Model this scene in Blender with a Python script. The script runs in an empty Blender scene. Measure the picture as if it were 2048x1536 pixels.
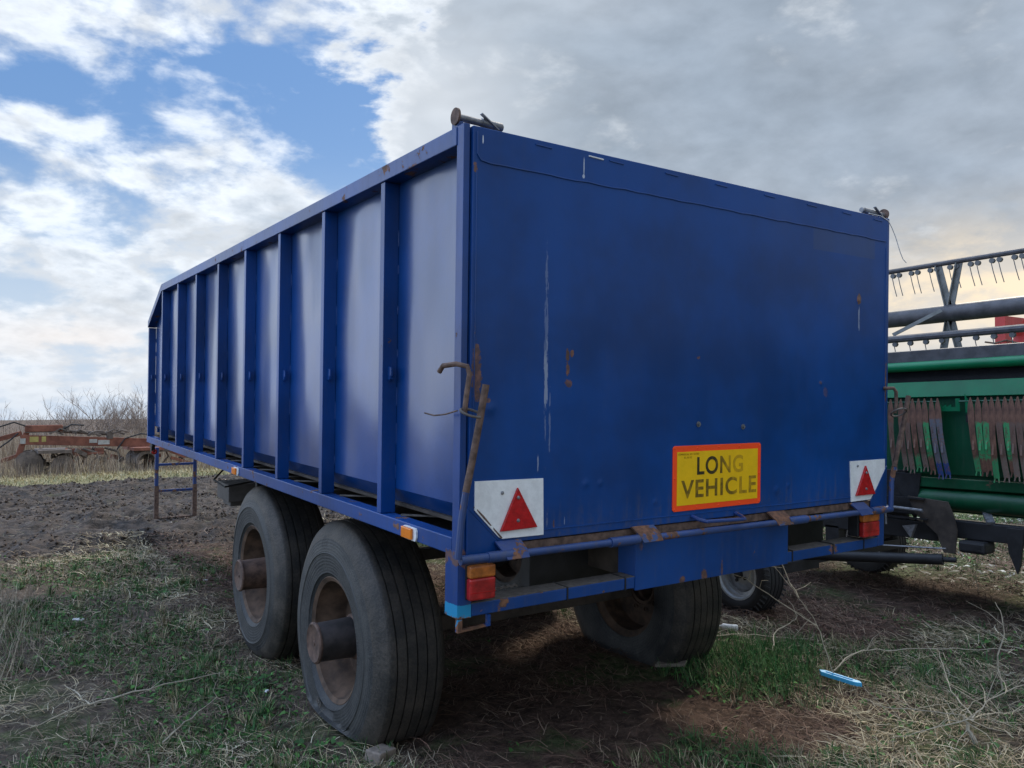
import bpy, bmesh, math, random
import numpy as np
from mathutils import Vector, Matrix
R = math.radians
random.seed(4); rng = np.random.default_rng(7)
S = bpy.context.scene; COL = S.collection
# ------------------------------------------------------------------ camera
F = Vector((0.55603724, 0.83027252, 0.03834241)); RT = Vector((0.83105993, -0.55608655, -0.01035116)); UP = Vector((-0.01272742, -0.03762047, 0.99921105))
CAM = Vector((-1.32711788, -2.31888519, 1.44877276))
cd = bpy.data.cameras.new('camera'); cam = bpy.data.objects.new('camera', cd); COL.objects.link(cam)
cd.sensor_width = 36; cd.lens = 27.9187; cd.clip_end = 5000; cd.clip_start = .05
m = Matrix((RT, UP, -F)).transposed().to_4x4(); m.translation = CAM
cam.matrix_world = m; S.camera = cam
# ------------------------------------------------------------------ light
SUN_AZ, SUN_EL = R(64), R(42)
w = bpy.data.worlds.new('World'); S.world = w; w.use_nodes = True
def nodes_of(nt):
    nt.nodes.clear()
    def N(t, **k):
        n = nt.nodes.new(t)
        for a, v in k.items():
            if a.startswith('i_'): n.inputs[a[2:].replace('_', ' ')].default_value = v
            else: setattr(n, a, v)
        return n
    return N
class G:
    """small helper for math on node sockets"""
    def __init__(s, nt): s.nt = nt; s.N = nodes_of(nt)
    def put(s, inp, v):
        if isinstance(v, bpy.types.NodeSocket): s.nt.links.new(v, inp)
        elif v is not None:
            try: inp.default_value = v
            except Exception: inp.default_value = (*v, 1) if len(v) == 3 else v
    def m(s, op, a, b=None, c=None, clamp=False):
        n = s.N('ShaderNodeMath', operation=op); n.use_clamp = clamp
        s.put(n.inputs[0], a)
        if b is not None: s.put(n.inputs[1], b)
        if c is not None: s.put(n.inputs[2], c)
        return n.outputs[0]
    def ss(s, x, a, b, lo=0., hi=1.):
        n = s.N('ShaderNodeMapRange', interpolation_type='SMOOTHSTEP'); s.put(n.inputs[0], x)
        n.inputs[1].default_value = a; n.inputs[2].default_value = b; s.put(n.inputs[3], lo); s.put(n.inputs[4], hi); return n.outputs[0]
    def lin(s, x, a, b, lo=0., hi=1.):
        n = s.N('ShaderNodeMapRange'); s.put(n.inputs[0], x)
        n.inputs[1].default_value = a; n.inputs[2].default_value = b; s.put(n.inputs[3], lo); s.put(n.inputs[4], hi); return n.outputs[0]
    def mix(s, f, a, b, blend='MIX'):
        n = s.N('ShaderNodeMix', data_type='RGBA', blend_type=blend); s.put(n.inputs[0], f)
        s.put(n.inputs[6], (*a, 1) if isinstance(a, tuple) and len(a) == 3 else a); s.put(n.inputs[7], (*b, 1) if isinstance(b, tuple) and len(b) == 3 else b); return n.outputs[2]
    def noise(s, vec, scale, detail=4., rough=.5, dist=0.):
        n = s.N('ShaderNodeTexNoise'); s.put(n.inputs['Vector'], vec); n.inputs['Scale'].default_value = scale
        n.inputs['Detail'].default_value = detail; n.inputs['Roughness'].default_value = rough; n.inputs['Distortion'].default_value = dist; return n.outputs[0]
    def xyz(s, v):
        n = s.N('ShaderNodeSeparateXYZ'); s.put(n.inputs[0], v); return n.outputs
    def comb(s, x, y, z):
        n = s.N('ShaderNodeCombineXYZ'); s.put(n.inputs[0], x); s.put(n.inputs[1], y); s.put(n.inputs[2], z); return n.outputs[0]
    def scalev(s, v, sc):
        n = s.N('ShaderNodeMapping'); s.put(n.inputs[0], v); n.inputs['Scale'].default_value = sc; return n.outputs[0]
g = G(w.node_tree)
sky = g.N('ShaderNodeTexSky', sky_type='NISHITA', sun_disc=False, sun_elevation=SUN_EL, sun_rotation=SUN_AZ, air_density=1.2, dust_density=.6, ozone_density=1.6)
d = g.N('ShaderNodeTexCoord').outputs['Generated']
dx, dy, dz = g.xyz(d)
hf, hr = (.5564, .8309), (.8309, -.5564)
fw = g.m('ADD', g.m('MULTIPLY', dx, hf[0]), g.m('MULTIPLY', dy, hf[1]))
sd = g.m('ADD', g.m('MULTIPLY', dx, hr[0]), g.m('MULTIPLY', dy, hr[1]))
az = g.m('ARCTAN2', sd, fw); el = g.m('ARCSINE', dz)
den = g.m('ADD', g.m('MAXIMUM', dz, 0.), .42)
p = g.comb(g.m('DIVIDE', dx, den), g.m('DIVIDE', dy, den), g.m('MULTIPLY', dz, 1.6))
n1 = g.noise(p, 6.0, 9., .56, .12); n2 = g.noise(p, 1.9, 4., .55, .3); n3 = g.noise(p, 9., 7., .6, .15)
p2 = g.N('ShaderNodeVectorMath', operation='ADD'); g.put(p2.inputs[0], p); p2.inputs[1].default_value = (.035, .02, .05); n1b = g.noise(p2.outputs[0], 6.0, 9., .56, .12)
def blob(a0, e0, ra, re, k=1.):   # a cloud bank or a gap at a bearing and height in the sky
    q = g.m('ADD', g.m('POWER', g.m('DIVIDE', g.m('SUBTRACT', az, a0), ra), 2.), g.m('POWER', g.m('DIVIDE', g.m('SUBTRACT', el, e0), re), 2.))
    return g.m('MULTIPLY', g.m('EXPONENT', g.m('MULTIPLY', q, -1.)), k)
edge = g.m('ADD', az, g.m('MULTIPLY', g.m('ABSOLUTE', g.m('SUBTRACT', el, .40)), -.30))
bank = g.ss(g.m('ADD', edge, g.m('MULTIPLY', g.m('SUBTRACT', n1, .5), .35)), -.24, -.06)      # big grey bank to the right of the blue gap
bias = g.m('MULTIPLY', bank, .42)
for b in [(-.50, .40, .11, .035, .11), (-.35, .46, .05, .03, .11), (-.31, .29, .13, .035, .12), (-.24, .23, .14, .055, .16), (-.47, .16, .10, .035, .15), (-.52, .10, .16, .03, .17), (-.50, .04, .2, .015, .12), (-.58, .32, .06, .02, .11), (-.15, .43, .03, .04, .08), (-.36, .20, .12, .03, .12), (-.52, .23, .06, .012, .10),
          (-.32, .38, .17, .05, -.12), (-.55, .20, .10, .015, -.08), (-.2, .37, .06, .05, -.14), (-.62, .13, .1, .02, -.05), (-.45, .33, .2, .02, -.05), (-1.1, .3, .35, .3, .09), (.6, .62, .4, .2, .08)]:
    bias = g.m('ADD', bias, blob(*b))
cov = g.m('ADD', g.m('ADD', n1, bias), g.m('MULTIPLY', g.m('SUBTRACT', n3, .5), .10))
mask = g.ss(cov, .455, .66)
thick = g.ss(g.m('ADD', cov, g.m('MULTIPLY', g.m('SUBTRACT', n3, .5), .25)), .58, .88)
grey = g.mix(g.ss(g.m('ADD', g.m('MULTIPLY', n2, .85), g.m('MULTIPLY', n1, .15)), .36, .66), (2.9, 3.5, 4.25), (5.0, 5.6, 6.4))
lit = g.lin(g.m('MULTIPLY', g.m('SUBTRACT', n1, n1b), g.lin(bank, 0., 1., 1., .35)), -.07, .07, .86, 1.14)                                       # tops of the puffs catch the light
grey = g.mix(g.m('MULTIPLY', g.m('MULTIPLY', g.ss(az, .0, .22), g.ss(el, .14, .26)), .55), grey, (2.7, 3.25, 4.0))
ccol = g.mix(thick, (7.2, 7.7, 8.3), grey); ccol = g.mix(1., ccol, g.comb(lit, lit, lit), 'MULTIPLY')
ccol = g.mix(g.m('MULTIPLY', g.m('ADD', blob(-.07, .38, .12, .10, .95), blob(-.14, .27, .12, .06, .8)), g.ss(n2, .35, .6, .55, 1.)), ccol, (7.0, 7.4, 7.9))
low = g.ss(el, .0, .24, 1., 0.)
ccol = g.mix(g.m('MULTIPLY', low, .55), ccol, (6.4, 6.6, 6.9))
warm = g.m('MULTIPLY', blob(.56, .13, .28, .065, 1.), g.ss(n3, .35, .6, .5, 1.))
ccol = g.mix(g.m('MULTIPLY', warm, .9), ccol, (9.6, 7.9, 5.6)); ccol = g.mix(blob(-.50, .09, .10, .02, .35), ccol, (9.2, 7.9, 6.9))
base = g.mix(g.ss(el, .0, .45, .35, .72), sky.outputs[0], (1.0, 2.5, 5.6))
base = g.mix(g.ss(el, .03, .33, .95, .03), base, (5.2, 6.1, 7.3))
col = g.mix(g.m('MULTIPLY', mask, g.ss(el, 0., .05, .6, 1.)), base, ccol)
gain = g.m('ADD', 1., g.m('MULTIPLY', g.m('MULTIPLY', g.ss(az, -.66, -1.05), g.ss(az, -2.7, -2.0)), 1.35))      # sky off to the left, out of view, boosted for the wall reflections
gain = g.m('ADD', gain, g.m('MULTIPLY', g.ss(el, .50, .95), 1.3)); gain = g.m('ADD', gain, g.m('MULTIPLY', g.ss(g.m('ABSOLUTE', az), 1.9, 2.6), .5))  # unseen sky overhead and behind also boosted, to lift the ground
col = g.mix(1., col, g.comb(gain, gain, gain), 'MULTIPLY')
col = g.mix(g.ss(dz, -.02, .0, 1., 0.), col, (.9, .85, .75))
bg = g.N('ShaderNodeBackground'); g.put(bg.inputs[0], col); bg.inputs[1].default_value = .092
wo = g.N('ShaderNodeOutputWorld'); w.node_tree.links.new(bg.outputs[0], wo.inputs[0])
w.cycles.sampling_method = 'MANUAL'; w.cycles.sample_map_resolution = 1024
sl = bpy.data.lights.new('sun', 'SUN'); sl.energy = 2.2; sl.angle = R(9); sl.color = (1, .90, .74)
so = bpy.data.objects.new('sun', sl); COL.objects.link(so)
sdir = Vector((math.sin(SUN_AZ) * math.cos(SUN_EL), math.cos(SUN_AZ) * math.cos(SUN_EL), math.sin(SUN_EL)))
so.rotation_euler = sdir.to_track_quat('Z', 'Y').to_euler(); so.location = (0, 0, 30)
S.view_settings.view_transform = 'Standard'; S.view_settings.look = 'None'; S.view_settings.gamma = 1; S.view_settings.exposure = 0.40
S.render.engine = 'CYCLES'

# ------------------------------------------------------------------ materials
def mat(name):
    mt = bpy.data.materials.new(name); mt.use_nodes = True; g = G(mt.node_tree)
    b = g.N('ShaderNodeBsdfPrincipled'); o = g.N('ShaderNodeOutputMaterial'); mt.node_tree.links.new(b.outputs[0], o.inputs[0])
    g.b = b; g.oc = g.N('ShaderNodeTexCoord').outputs['Object']; return mt, g
def bump(g, h, strength=.3, dist=.01, prev=None):
    n = g.N('ShaderNodeBump'); n.inputs['Strength'].default_value = strength; n.inputs['Distance'].default_value = dist
    g.put(n.inputs['Height'], h)
    if prev is not None: g.put(n.inputs['Normal'], prev)
    return n.outputs[0]
RUST1, RUST2 = (.085, .045, .03), (.22, .10, .055)
def rustcol(g):
    return g.mix(g.ss(g.noise(g.oc, 35, 5, .65), .35, .68), RUST1, RUST2)
def paint(name, c, rough=.36, rust=.0, dirt=.12, wavy=.0, marks=(), spec=.5, bottom=None, grime=(.10, .09, .08), coat=0, splash=None, dents=()):
    """old sprayed paint: hue drift, dust, chips of rust, dents; marks = (x0,x1,z0,z1,kind,strength) at places on the sheet"""
    mt, g = mat(name); x, y, z = g.xyz(g.oc)
    big = g.noise(g.oc, 1.7, 4, .6); fine = g.noise(g.oc, 60, 4, .6)
    c2 = tuple(v * 1.3 for v in c); c3 = tuple(v * .75 for v in c)
    col = g.mix(g.ss(big, .3, .7), c3, c2)
    streak = g.noise(g.scalev(g.oc, (14, 14, 1.2)), 3, 4, .6)
    dm = g.m('MULTIPLY', g.ss(g.m('ADD', g.m('MULTIPLY', streak, .6), g.m('MULTIPLY', fine, .4)), .45, .75), dirt)
    if splash: dm = g.m('ADD', dm, g.m('MULTIPLY', g.ss(g.m('ADD', z, g.m('MULTIPLY', streak, .5)), splash + .35, splash), g.ss(fine, .35, .65, .15, .55)), clamp=True)
    col = g.mix(dm, col, grime)
    rm = None
    if rust:
        r = g.noise(g.oc, 9, 7, .68)
        rm = g.ss(r, .72 - rust, .735 - rust)
    rc = rustcol(g)
    wn = g.m('SUBTRACT', g.noise(g.oc, 28, 5, .7), .5); wf = g.m('SUBTRACT', g.noise(g.scalev(g.oc, (90, 90, 12)), 1.5, 3, .7), .5)
    for (x0, x1, z0, z1, kind, st) in marks:
        ax = g.m('DIVIDE', g.m('ABSOLUTE', g.m('SUBTRACT', x, (x0 + x1) / 2)), abs(x1 - x0) / 2)
        azz = g.m('DIVIDE', g.m('ABSOLUTE', g.m('SUBTRACT', z, (z0 + z1) / 2)), abs(z1 - z0) / 2)
        dd = g.m('ADD', g.m('POWER', ax, 2.), g.m('POWER', azz, 2.))
        if kind == 'rust':
            mk = g.ss(g.m('ADD', dd, g.m('MULTIPLY', wn, 4.)), .75, .55); col = g.mix(g.m('MULTIPLY', mk, st), col, rc)
        elif kind == 'scratch':
            mk = g.ss(g.m('ADD', dd, g.m('MULTIPLY', wf, 3.2)), .55, .35); col = g.mix(g.m('MULTIPLY', mk, st), col, (.34, .38, .47))
        elif kind == 'white':
            mk = g.ss(g.m('ADD', dd, g.m('MULTIPLY', wn, 1.5)), .8, .6); col = g.mix(g.m('MULTIPLY', mk, st), col, (.62, .66, .72))
        elif kind == 'patch':
            mk = g.ss(g.m('MAXIMUM', ax, azz), 1.0, .97); col = g.mix(g.m('MULTIPLY', mk, st), col, (.06, .08, .13))
        elif kind == 'cyan':
            mk = g.ss(g.m('ADD', g.m('MAXIMUM', ax, azz), g.m('MULTIPLY', wn, .5)), 1.0, .96); col = g.mix(g.m('MULTIPLY', mk, st), col, (.01, .26, .47))
    if rm is not None: col = g.mix(rm, col, rc)
    g.put(g.b.inputs['Base Color'], col)
    ro = g.m('ADD', g.m('MULTIPLY', big, .12), rough - .05)
    if rm is not None: ro = g.m('ADD', ro, g.m('MULTIPLY', rm, .4))
    ro = g.m('ADD', ro, g.m('MULTIPLY', dm, .5))
    g.put(g.b.inputs['Roughness'], ro); g.b.inputs['Specular IOR Level'].default_value = spec
    nb = bump(g, fine, .10, .002)
    if wavy: nb = bump(g, g.noise(g.scalev(g.oc, (1, 1, .55)), 2.2, 1, .4), wavy, .05, nb)
    if coat: g.b.inputs['Coat Weight'].default_value = coat; g.b.inputs['Coat Roughness'].default_value = .16; g.b.inputs['Coat IOR'].default_value = 1.6; g.put(g.b.inputs['Coat Normal'], nb)
    for (xd, zd, rd) in dents:
        q = g.m('ADD', g.m('POWER', g.m('SUBTRACT', x, xd), 2.), g.m('POWER', g.m('SUBTRACT', z, zd), 2.))
        nb = bump(g, g.m('EXPONENT', g.m('DIVIDE', q, -rd * rd)), .9, rd * .25, nb)
    if rm is not None: nb = bump(g, rm, .3, .002, nb)
    g.put(g.b.inputs['Normal'], nb); return mt
def simple(name, c, rough=.6, var=.25, scale=12., metal=0., bmp=.2, c2=None, spec=.5):
    mt, g = mat(name); n = g.noise(g.oc, scale, 6, .62)
    g.put(g.b.inputs['Base Color'], g.mix(g.ss(n, .3, .7), tuple(v * (1 - var) for v in c), c2 or tuple(v * (1 + var) for v in c)))
    g.b.inputs['Roughness'].default_value = rough; g.b.inputs['Metallic'].default_value = metal; g.b.inputs['Specular IOR Level'].default_value = spec
    g.put(g.b.inputs['Normal'], bump(g, g.noise(g.oc, scale * 4, 4, .6), bmp, .004)); return mt
BLUE = (.0, .042, .19)
M = {}
M['blue'] = paint('blue_paint', BLUE, .36, .05, .12)
M['wall'] = paint('blue_wall_paint', (.0, .042, .185), .30, .0, .10, wavy=.95, spec=.5, coat=.36, marks=())
M['rail'] = paint('blue_rail_paint', BLUE, .38, .12, .22)
M['panel'] = paint('panel_paint', BLUE, .38, .06, .16, marks=[(1.15, 1.19, -.02, .035, 'rust', .9), (1.02, 1.06, -.02, .02, 'rust', .9), (1.27, 1.285, -.02, .06, 'rust', .8), (.80, .83, .14, .18, 'rust', .5)])
M['worn'] = paint('worn_blue_paint', (.012, .04, .16), .45, .17, .45)
GM = [(-.0 + .33, .352, .50, 1.30, 'scratch', .28), (.330, .354, .66, .96, 'scratch', .55), (.356, .366, .50, .80, 'scratch', .3), (.308, .316, .46, .56, 'scratch', .7),
      (.501, .506, 1.55, 1.63, 'white', .8), (.496, .509, 1.542, 1.56, 'white', .7), (.065, .071, 1.59, 1.625, 'white', .9),
      (.427, .448, .86, .92, 'rust', .95), (.45, .468, .885, .915, 'rust', .9), (.43, .45, .815, .86, 'rust', .9), (.425, .465, .77, .81, 'rust', .8),
      (.03, .078, .72, .93, 'rust', .85), (.09, .115, .715, .74, 'rust', .8), (1.095, 1.13, .89, .915, 'rust', .8), (2.21, 2.25, 1.19, 1.25, 'rust', .95), (2.222, 2.236, 1.06, 1.21, 'scratch', .7),
      (1.915, 1.945, .80, .825, 'rust', .7), (2.455, 2.48, .70, .95, 'rust', .9), (.352, .358, .26, .34, 'scratch', .5), (.38, .39, .265, .30, 'rust', .8), (.43, .436, .27, .32, 'scratch', .5),
      (1.86, 2.36, 1.43, 1.528, 'patch', .28), (2.30, 2.47, .36, .385, 'scratch', .4), (.03, .05, 1.49, 1.53, 'rust', .9), (1.95, 1.985, .74, .80, 'rust', .35)]
M['gate'] = paint('tailgate_paint', (.0, .042, .19), .42, .0, .05, wavy=.45, coat=.05, spec=.30, splash=.28, dents=[(.53, .42, .015), (.60, .42, .012), (.88, .33, .012), (1.62, .33, .018), (1.70, .345, .012), (.11, .70, .02), (2.225, 1.22, .015), (1.935, .81, .012)], marks=GM)
M['gusset'] = paint('gusset_paint', (.0005, .040, .18), .34, .04, .15, marks=[(.12, .15, .27, .31, 'white', .8)])
M['post'] = paint('post_paint', (.001, .041, .19), .38, .07, .22, marks=[(-.05, .1, -.03, .045, 'cyan', .85), (-.06, .12, -.07, .012, 'rust', 1), (-.03, .1, .165, .235, 'rust', .8)])
M['rust'] = simple('rusty_steel', (.09, .052, .038), .8, .35, 30, c2=(.17, .105, .078))
M['rustrim'] = simple('rusty_rim', (.060, .034, .021), .8, .4, 9, c2=(.135, .080, .050))
M['hub'] = simple('rusty_hub', (.07, .036, .026), .75, .4, 20, c2=(.135, .078, .055))
M['hubdark'] = simple('greasy_hub', (.025, .022, .022), .6, .4, 14, c2=(.05, .04, .04))
M['dark'] = simple('dirty_black_steel', (.012, .012, .014), .6, .4, 14)
M['under'] = simple('muddy_underframe', (.05, .038, .03), .8, .4, 10)
M['white'] = simple('chalky_white_paint', (.72, .73, .73), .5, .06, 30, c2=(.80, .81, .81))
M['amber'] = simple('amber_lens', (.75, .20, .015), .25, .12, 30)
M['taila'] = simple('dusty_amber_lens', (.40, .12, .02), .35, .4, 25)
M['redl'] = simple('dusty_red_lens', (.34, .014, .014), .35, .4, 25)
M['refl'] = simple('red_reflector', (.42, .008, .012), .22, .2, 60)
M['stickw'] = simple('faded_sticker', (.42, .41, .38), .6, .15, 12); M['sticky'] = simple('faded_yellow_sticker', (.42, .34, .10), .6, .15, 12)
M['orange'] = simple('fluorescent_orange', (1.0, .075, .008), .45, .04, 30)
M['yellow'] = simple('reflective_yellow', (.85, .50, .0), .45, .04, 30)
M['grime'] = simple('dusty_steel', (.11, .095, .085), .8, .3, 40)
M['steel'] = simple('worn_steel', (.22, .22, .23), .45, .3, 30, metal=.6)
M['silver'] = simple('silver_rim', (.42, .44, .46), .38, .15, 25, metal=.5)
M['rustplate'] = paint('rusty_plate_paint', (.02, .045, .13), .5, .27, .6)
M['pipe'] = paint('worn_pipe_paint', (.02, .05, .16), .42, .13, .5)
M['green'] = paint('green_paint', (.0008, .155, .058), .36, .03, .16)
M['greend'] = paint('dark_green_paint', (.0006, .068, .026), .42, .03, .2)
M['reel'] = simple('dusty_reel_steel', (.075, .07, .075), .5, .3, 12)
M['reelp'] = simple('reel_plate', (.15, .15, .14), .5, .3, 12)
M['tine'] = simple('tine_wire', (.10, .10, .10), .5, .2, 12)
M['cult'] = simple('faded_orange_paint', (.19, .062, .038), .75, .35, 4, c2=(.27, .10, .062))
M['cultd'] = simple('earthy_steel', (.12, .095, .08), .8, .4, 6)
M['redm'] = simple('red_machine_paint', (.42, .03, .025), .5, .2, 4)
M['cyanp'] = simple('pale_blue_plastic', (.06, .42, .72), .4, .08, 20)
M['plw'] = simple('white_plastic', (.75, .75, .75), .4, .05, 20)
M['wood'] = simple('weathered_wood', (.20, .16, .13), .8, .3, 30)
M['stem'] = simple('dry_stem', (.36, .31, .23), .7, .25, 30)
M['bark'] = simple('twig_bark', (.25, .20, .17), .85, .3, 6)
M['cement'] = simple('grey_box_paint', (.10, .09, .085), .7, .25, 10)
def rubber(name, c, dust, amt, ctr=None):
    mt, g = mat(name); n = g.noise(g.oc, 6, 6, .65)
    if ctr:                                              # moulded rings, radial cracks and scuffed dust bands of the sidewall
        x, y, z = g.xyz(g.oc); yy = g.m('SUBTRACT', y, ctr[0]); zz = g.m('SUBTRACT', z, ctr[1]); rad = g.m('SQRT', g.m('ADD', g.m('MULTIPLY', yy, yy), g.m('MULTIPLY', zz, zz))); ang = g.m('ARCTAN2', zz, yy)
        scuff = g.m('MULTIPLY', g.ss(g.m('ABSOLUTE', g.m('SUBTRACT', rad, g.m('ADD', .43, g.m('MULTIPLY', g.m('SUBTRACT', n, .5), .08)))), .035, .0), .55)
        ring = g.m('SINE', g.m('MULTIPLY', rad, 420.)); tick = g.m('MULTIPLY', g.ss(g.m('SINE', g.m('MULTIPLY', ang, 150.)), .2, .6), g.m('MULTIPLY', g.ss(rad, .318, .322), g.ss(rad, .345, .341)))
        n = g.m('ADD', n, g.m('MULTIPLY', scuff, .30))
    f = g.noise(g.oc, 90, 4, .7)
    q = g.m('ADD', g.m('MULTIPLY', n, .65), g.m('MULTIPLY', f, .35))
    g.put(g.b.inputs['Base Color'], g.mix(g.m('MULTIPLY', g.ss(q, .38, .66), amt), c, dust))
    g.put(g.b.inputs['Roughness'], .62); nb = bump(g, g.m('ADD', f, g.m('MULTIPLY', g.noise(g.oc, 25, 5, .7), .8)), .6, .005)
    if ctr: nb = bump(g, g.m('ADD', g.m('MULTIPLY', ring, .35), tick), .5, .002, nb)
    g.put(g.b.inputs['Normal'], nb); return mt
M['tread'] = rubber('worn_tread', (.010, .0095, .009), (.060, .048, .038), .95)
M['side'] = rubber('tyre_sidewall', (.018, .020, .023), (.062, .062, .060), .9)
for k_, c_ in enumerate(((1.37, -.455), (2.72, -.41))): M['side%d' % k_] = rubber('tyre_sidewall_%s' % 'ab'[k_], (.014, .015, .017), (.052, .051, .048), .9, c_)
M['shoulder'] = rubber('dusty_shoulder', (.022, .020, .018), (.085, .070, .056), .95)
M['newrub'] = rubber('black_rubber', (.012, .012, .014), (.03, .03, .032), .6)

# ------------------------------------------------------------------ mesh helpers
class MB:
    def __init__(s): s.v = []; s.f = []; s.mi = []; s.cur = 0
    def add(s, vs, fs):
        o = len(s.v); s.v += [tuple(v) for v in vs]; s.f += [tuple(i + o for i in f) for f in fs]; s.mi += [s.cur] * len(fs); return s
    def box(s, x0, x1, y0, y1, z0, z1):
        vs = [(x, y, z) for x in (x0, x1) for y in (y0, y1) for z in (z0, z1)]
        return s.add(vs, [(0, 1, 3, 2), (4, 6, 7, 5), (0, 4, 5, 1), (2, 3, 7, 6), (0, 2, 6, 4), (1, 5, 7, 3)])
    def prism(s, poly, axis, a, b):
        def P(u, v, t): return {'x': (t, u, v), 'y': (u, t, v), 'z': (u, v, t)}[axis]
        n = len(poly); vs = [P(u, v, a) for u, v in poly] + [P(u, v, b) for u, v in poly]
        return s.add(vs, [tuple(range(n))[::-1], tuple(range(n, 2 * n))] + [(i, (i + 1) % n, n + (i + 1) % n, n + i) for i in range(n)])
    def tube(s, pts, r, n=10, cap=True, sq=False):
        pts = [Vector(p) for p in pts]; rs = r if isinstance(r, (list, tuple)) else [r] * len(pts)
        vs = []; pn = None
        for i, p in enumerate(pts):
            t = (pts[min(i + 1, len(pts) - 1)] - pts[max(i - 1, 0)]).normalized()
            a = (pn - t * pn.dot(t)) if pn is not None else (Vector((0, 0, 1)) if abs(t.z) < .9 else Vector((1, 0, 0))).cross(t)
            if a.length < 1e-6: a = Vector((1, 0, 0)).cross(t)
            a.normalize(); pn = a; b = t.cross(a)
            for k in range(n):
                an = 2 * math.pi * (k + (.5 if n == 4 else 0)) / n; vs.append(p + (a * math.cos(an) + b * math.sin(an)) * rs[i])
        fs = [(i * n + k, i * n + (k + 1) % n, (i + 1) * n + (k + 1) % n, (i + 1) * n + k) for i in range(len(pts) - 1) for k in range(n)]
        if cap: fs += [tuple(range(n))[::-1], tuple(range((len(pts) - 1) * n, len(pts) * n))]
        return s.add(vs, fs)
    def bar(s, a, b, wid, th=None, up=(0, 0, 1)):
        a, b = Vector(a), Vector(b); t = (b - a).normalized(); u = Vector(up); u = (u - t * u.dot(t))
        if u.length < 1e-4: u = Vector((1, 0, 0)); u = u - t * u.dot(t)
        u.normalize(); v = t.cross(u); th = th or wid; u *= th / 2; v *= wid / 2
        vs = [p + i * u + j * v for p in (a, b) for i, j in ((-1, -1), (-1, 1), (1, 1), (1, -1))]
        return s.add(vs, [(3, 2, 1, 0), (4, 5, 6, 7), (0, 1, 5, 4), (1, 2, 6, 5), (2, 3, 7, 6), (3, 0, 4, 7)])
    def lathe(s, prof, c, n=64, axis='x', a0=0, mats=None):
        """prof: (t along axis, radius)"""
        vs = []
        for t, r in prof:
            for k in range(n):
                a = 2 * math.pi * k / n + a0; u, v = r * math.cos(a), r * math.sin(a)
                vs.append({'x': (c[0] + t, c[1] + u, c[2] + v), 'y': (c[0] + u, c[1] + t, c[2] + v), 'z': (c[0] + u, c[1] + v, c[2] + t)}[axis])
        o = len(s.v); s.v += vs
        for i in range(len(prof) - 1):
            for k in range(n):
                s.f.append((o + i * n + k, o + i * n + (k + 1) % n, o + (i + 1) * n + (k + 1) % n, o + (i + 1) * n + k)); s.mi.append(mats[i] if mats else s.cur)
        return s
    def build(s, name, ms, parent=None, bev=0, smooth=False, loc=None):
        me = bpy.data.meshes.new(name); me.from_pydata(s.v, [], s.f); ms = ms if isinstance(ms, (list, tuple)) else [ms]
        for q in ms: me.materials.append(M[q] if isinstance(q, str) else q)
        if len(ms) > 1: me.polygons.foreach_set('material_index', s.mi)
        bm = bmesh.new(); bm.from_mesh(me); bmesh.ops.recalc_face_normals(bm, faces=bm.faces); bm.to_mesh(me); bm.free()
        ob = bpy.data.objects.new(name, me); COL.objects.link(ob)
        if parent: ob.parent = parent
        if loc: ob.location = loc
        if smooth:
            me.polygons.foreach_set('use_smooth', [True] * len(me.polygons)); me.set_sharp_from_angle(angle=R(35))
        if bev:
            b = ob.modifiers.new('bevel', 'BEVEL'); b.width = bev; b.segments = 2; b.limit_method = 'ANGLE'; b.angle_limit = R(40)
        me.update(); return ob
def tag(o, label=None, cat=None, group=None, kind=None):
    for k, v in (('label', label), ('category', cat), ('group', group), ('kind', kind)):
        if v: o[k] = v
    return o
def empty(name, loc=(0, 0, 0), rz=0): 
    o = bpy.data.objects.new(name, None); COL.objects.link(o); o.location = loc; o.rotation_euler = (0, 0, rz); o.empty_display_size = .2; return o
def arc(c, r, a0, a1, n, plane='yz'):
    out = []
    for i in range(n + 1):
        a = R(a0 + (a1 - a0) * i / n); u, v = r * math.cos(a), r * math.sin(a)
        out.append({'yz': (c[0], c[1] + u, c[2] + v), 'xz': (c[0] + u, c[1], c[2] + v), 'xy': (c[0] + u, c[1] + v, c[2])}[plane])
    return out
def vnoise(x, y, seed=0):
    x = np.asarray(x, float); y = np.asarray(y, float); xi = np.floor(x).astype(np.int64); yi = np.floor(y).astype(np.int64); fx = x - xi; fy = y - yi
    def h(a, b):
        q = (a * 374761393 + b * 668265263 + seed * 1442695041) & 0x7fffffff; q = ((q ^ (q >> 13)) * 1274126177) & 0x7fffffff; return ((q ^ (q >> 16)) & 0xffff) / 65535.
    sx = fx * fx * (3 - 2 * fx); sy = fy * fy * (3 - 2 * fy)
    return (h(xi, yi) * (1 - sx) + h(xi + 1, yi) * sx) * (1 - sy) + (h(xi, yi + 1) * (1 - sx) + h(xi + 1, yi + 1) * sx) * sy
def fbm(x, y, sc, o=4, seed=0, gain=.5):
    t = 0; a = 1; s_ = 0
    for i in range(o): t = t + a * vnoise(np.asarray(x) * sc, np.asarray(y) * sc, seed + i); s_ += a; a *= gain; sc *= 2.03
    return t / s_
def sst(x, a, b):
    t = np.clip((np.asarray(x) - a) / (b - a), 0, 1); return t * t * (3 - 2 * t)
def hgt(x, y):
    x = np.asarray(x, float); y = np.asarray(y, float); r = np.hypot(x, y)
    near = sst(r, 60, 25)
    h = (fbm(x, y, 1.1, 4, 3) - .5) * .06 * near + (fbm(x, y, 6, 3, 9) - .5) * .028 * near
    h = h - .012
    return h + (fbm(x, y, .012, 3, 5) - .5) * .6 * sst(r, 60, 200)

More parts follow.
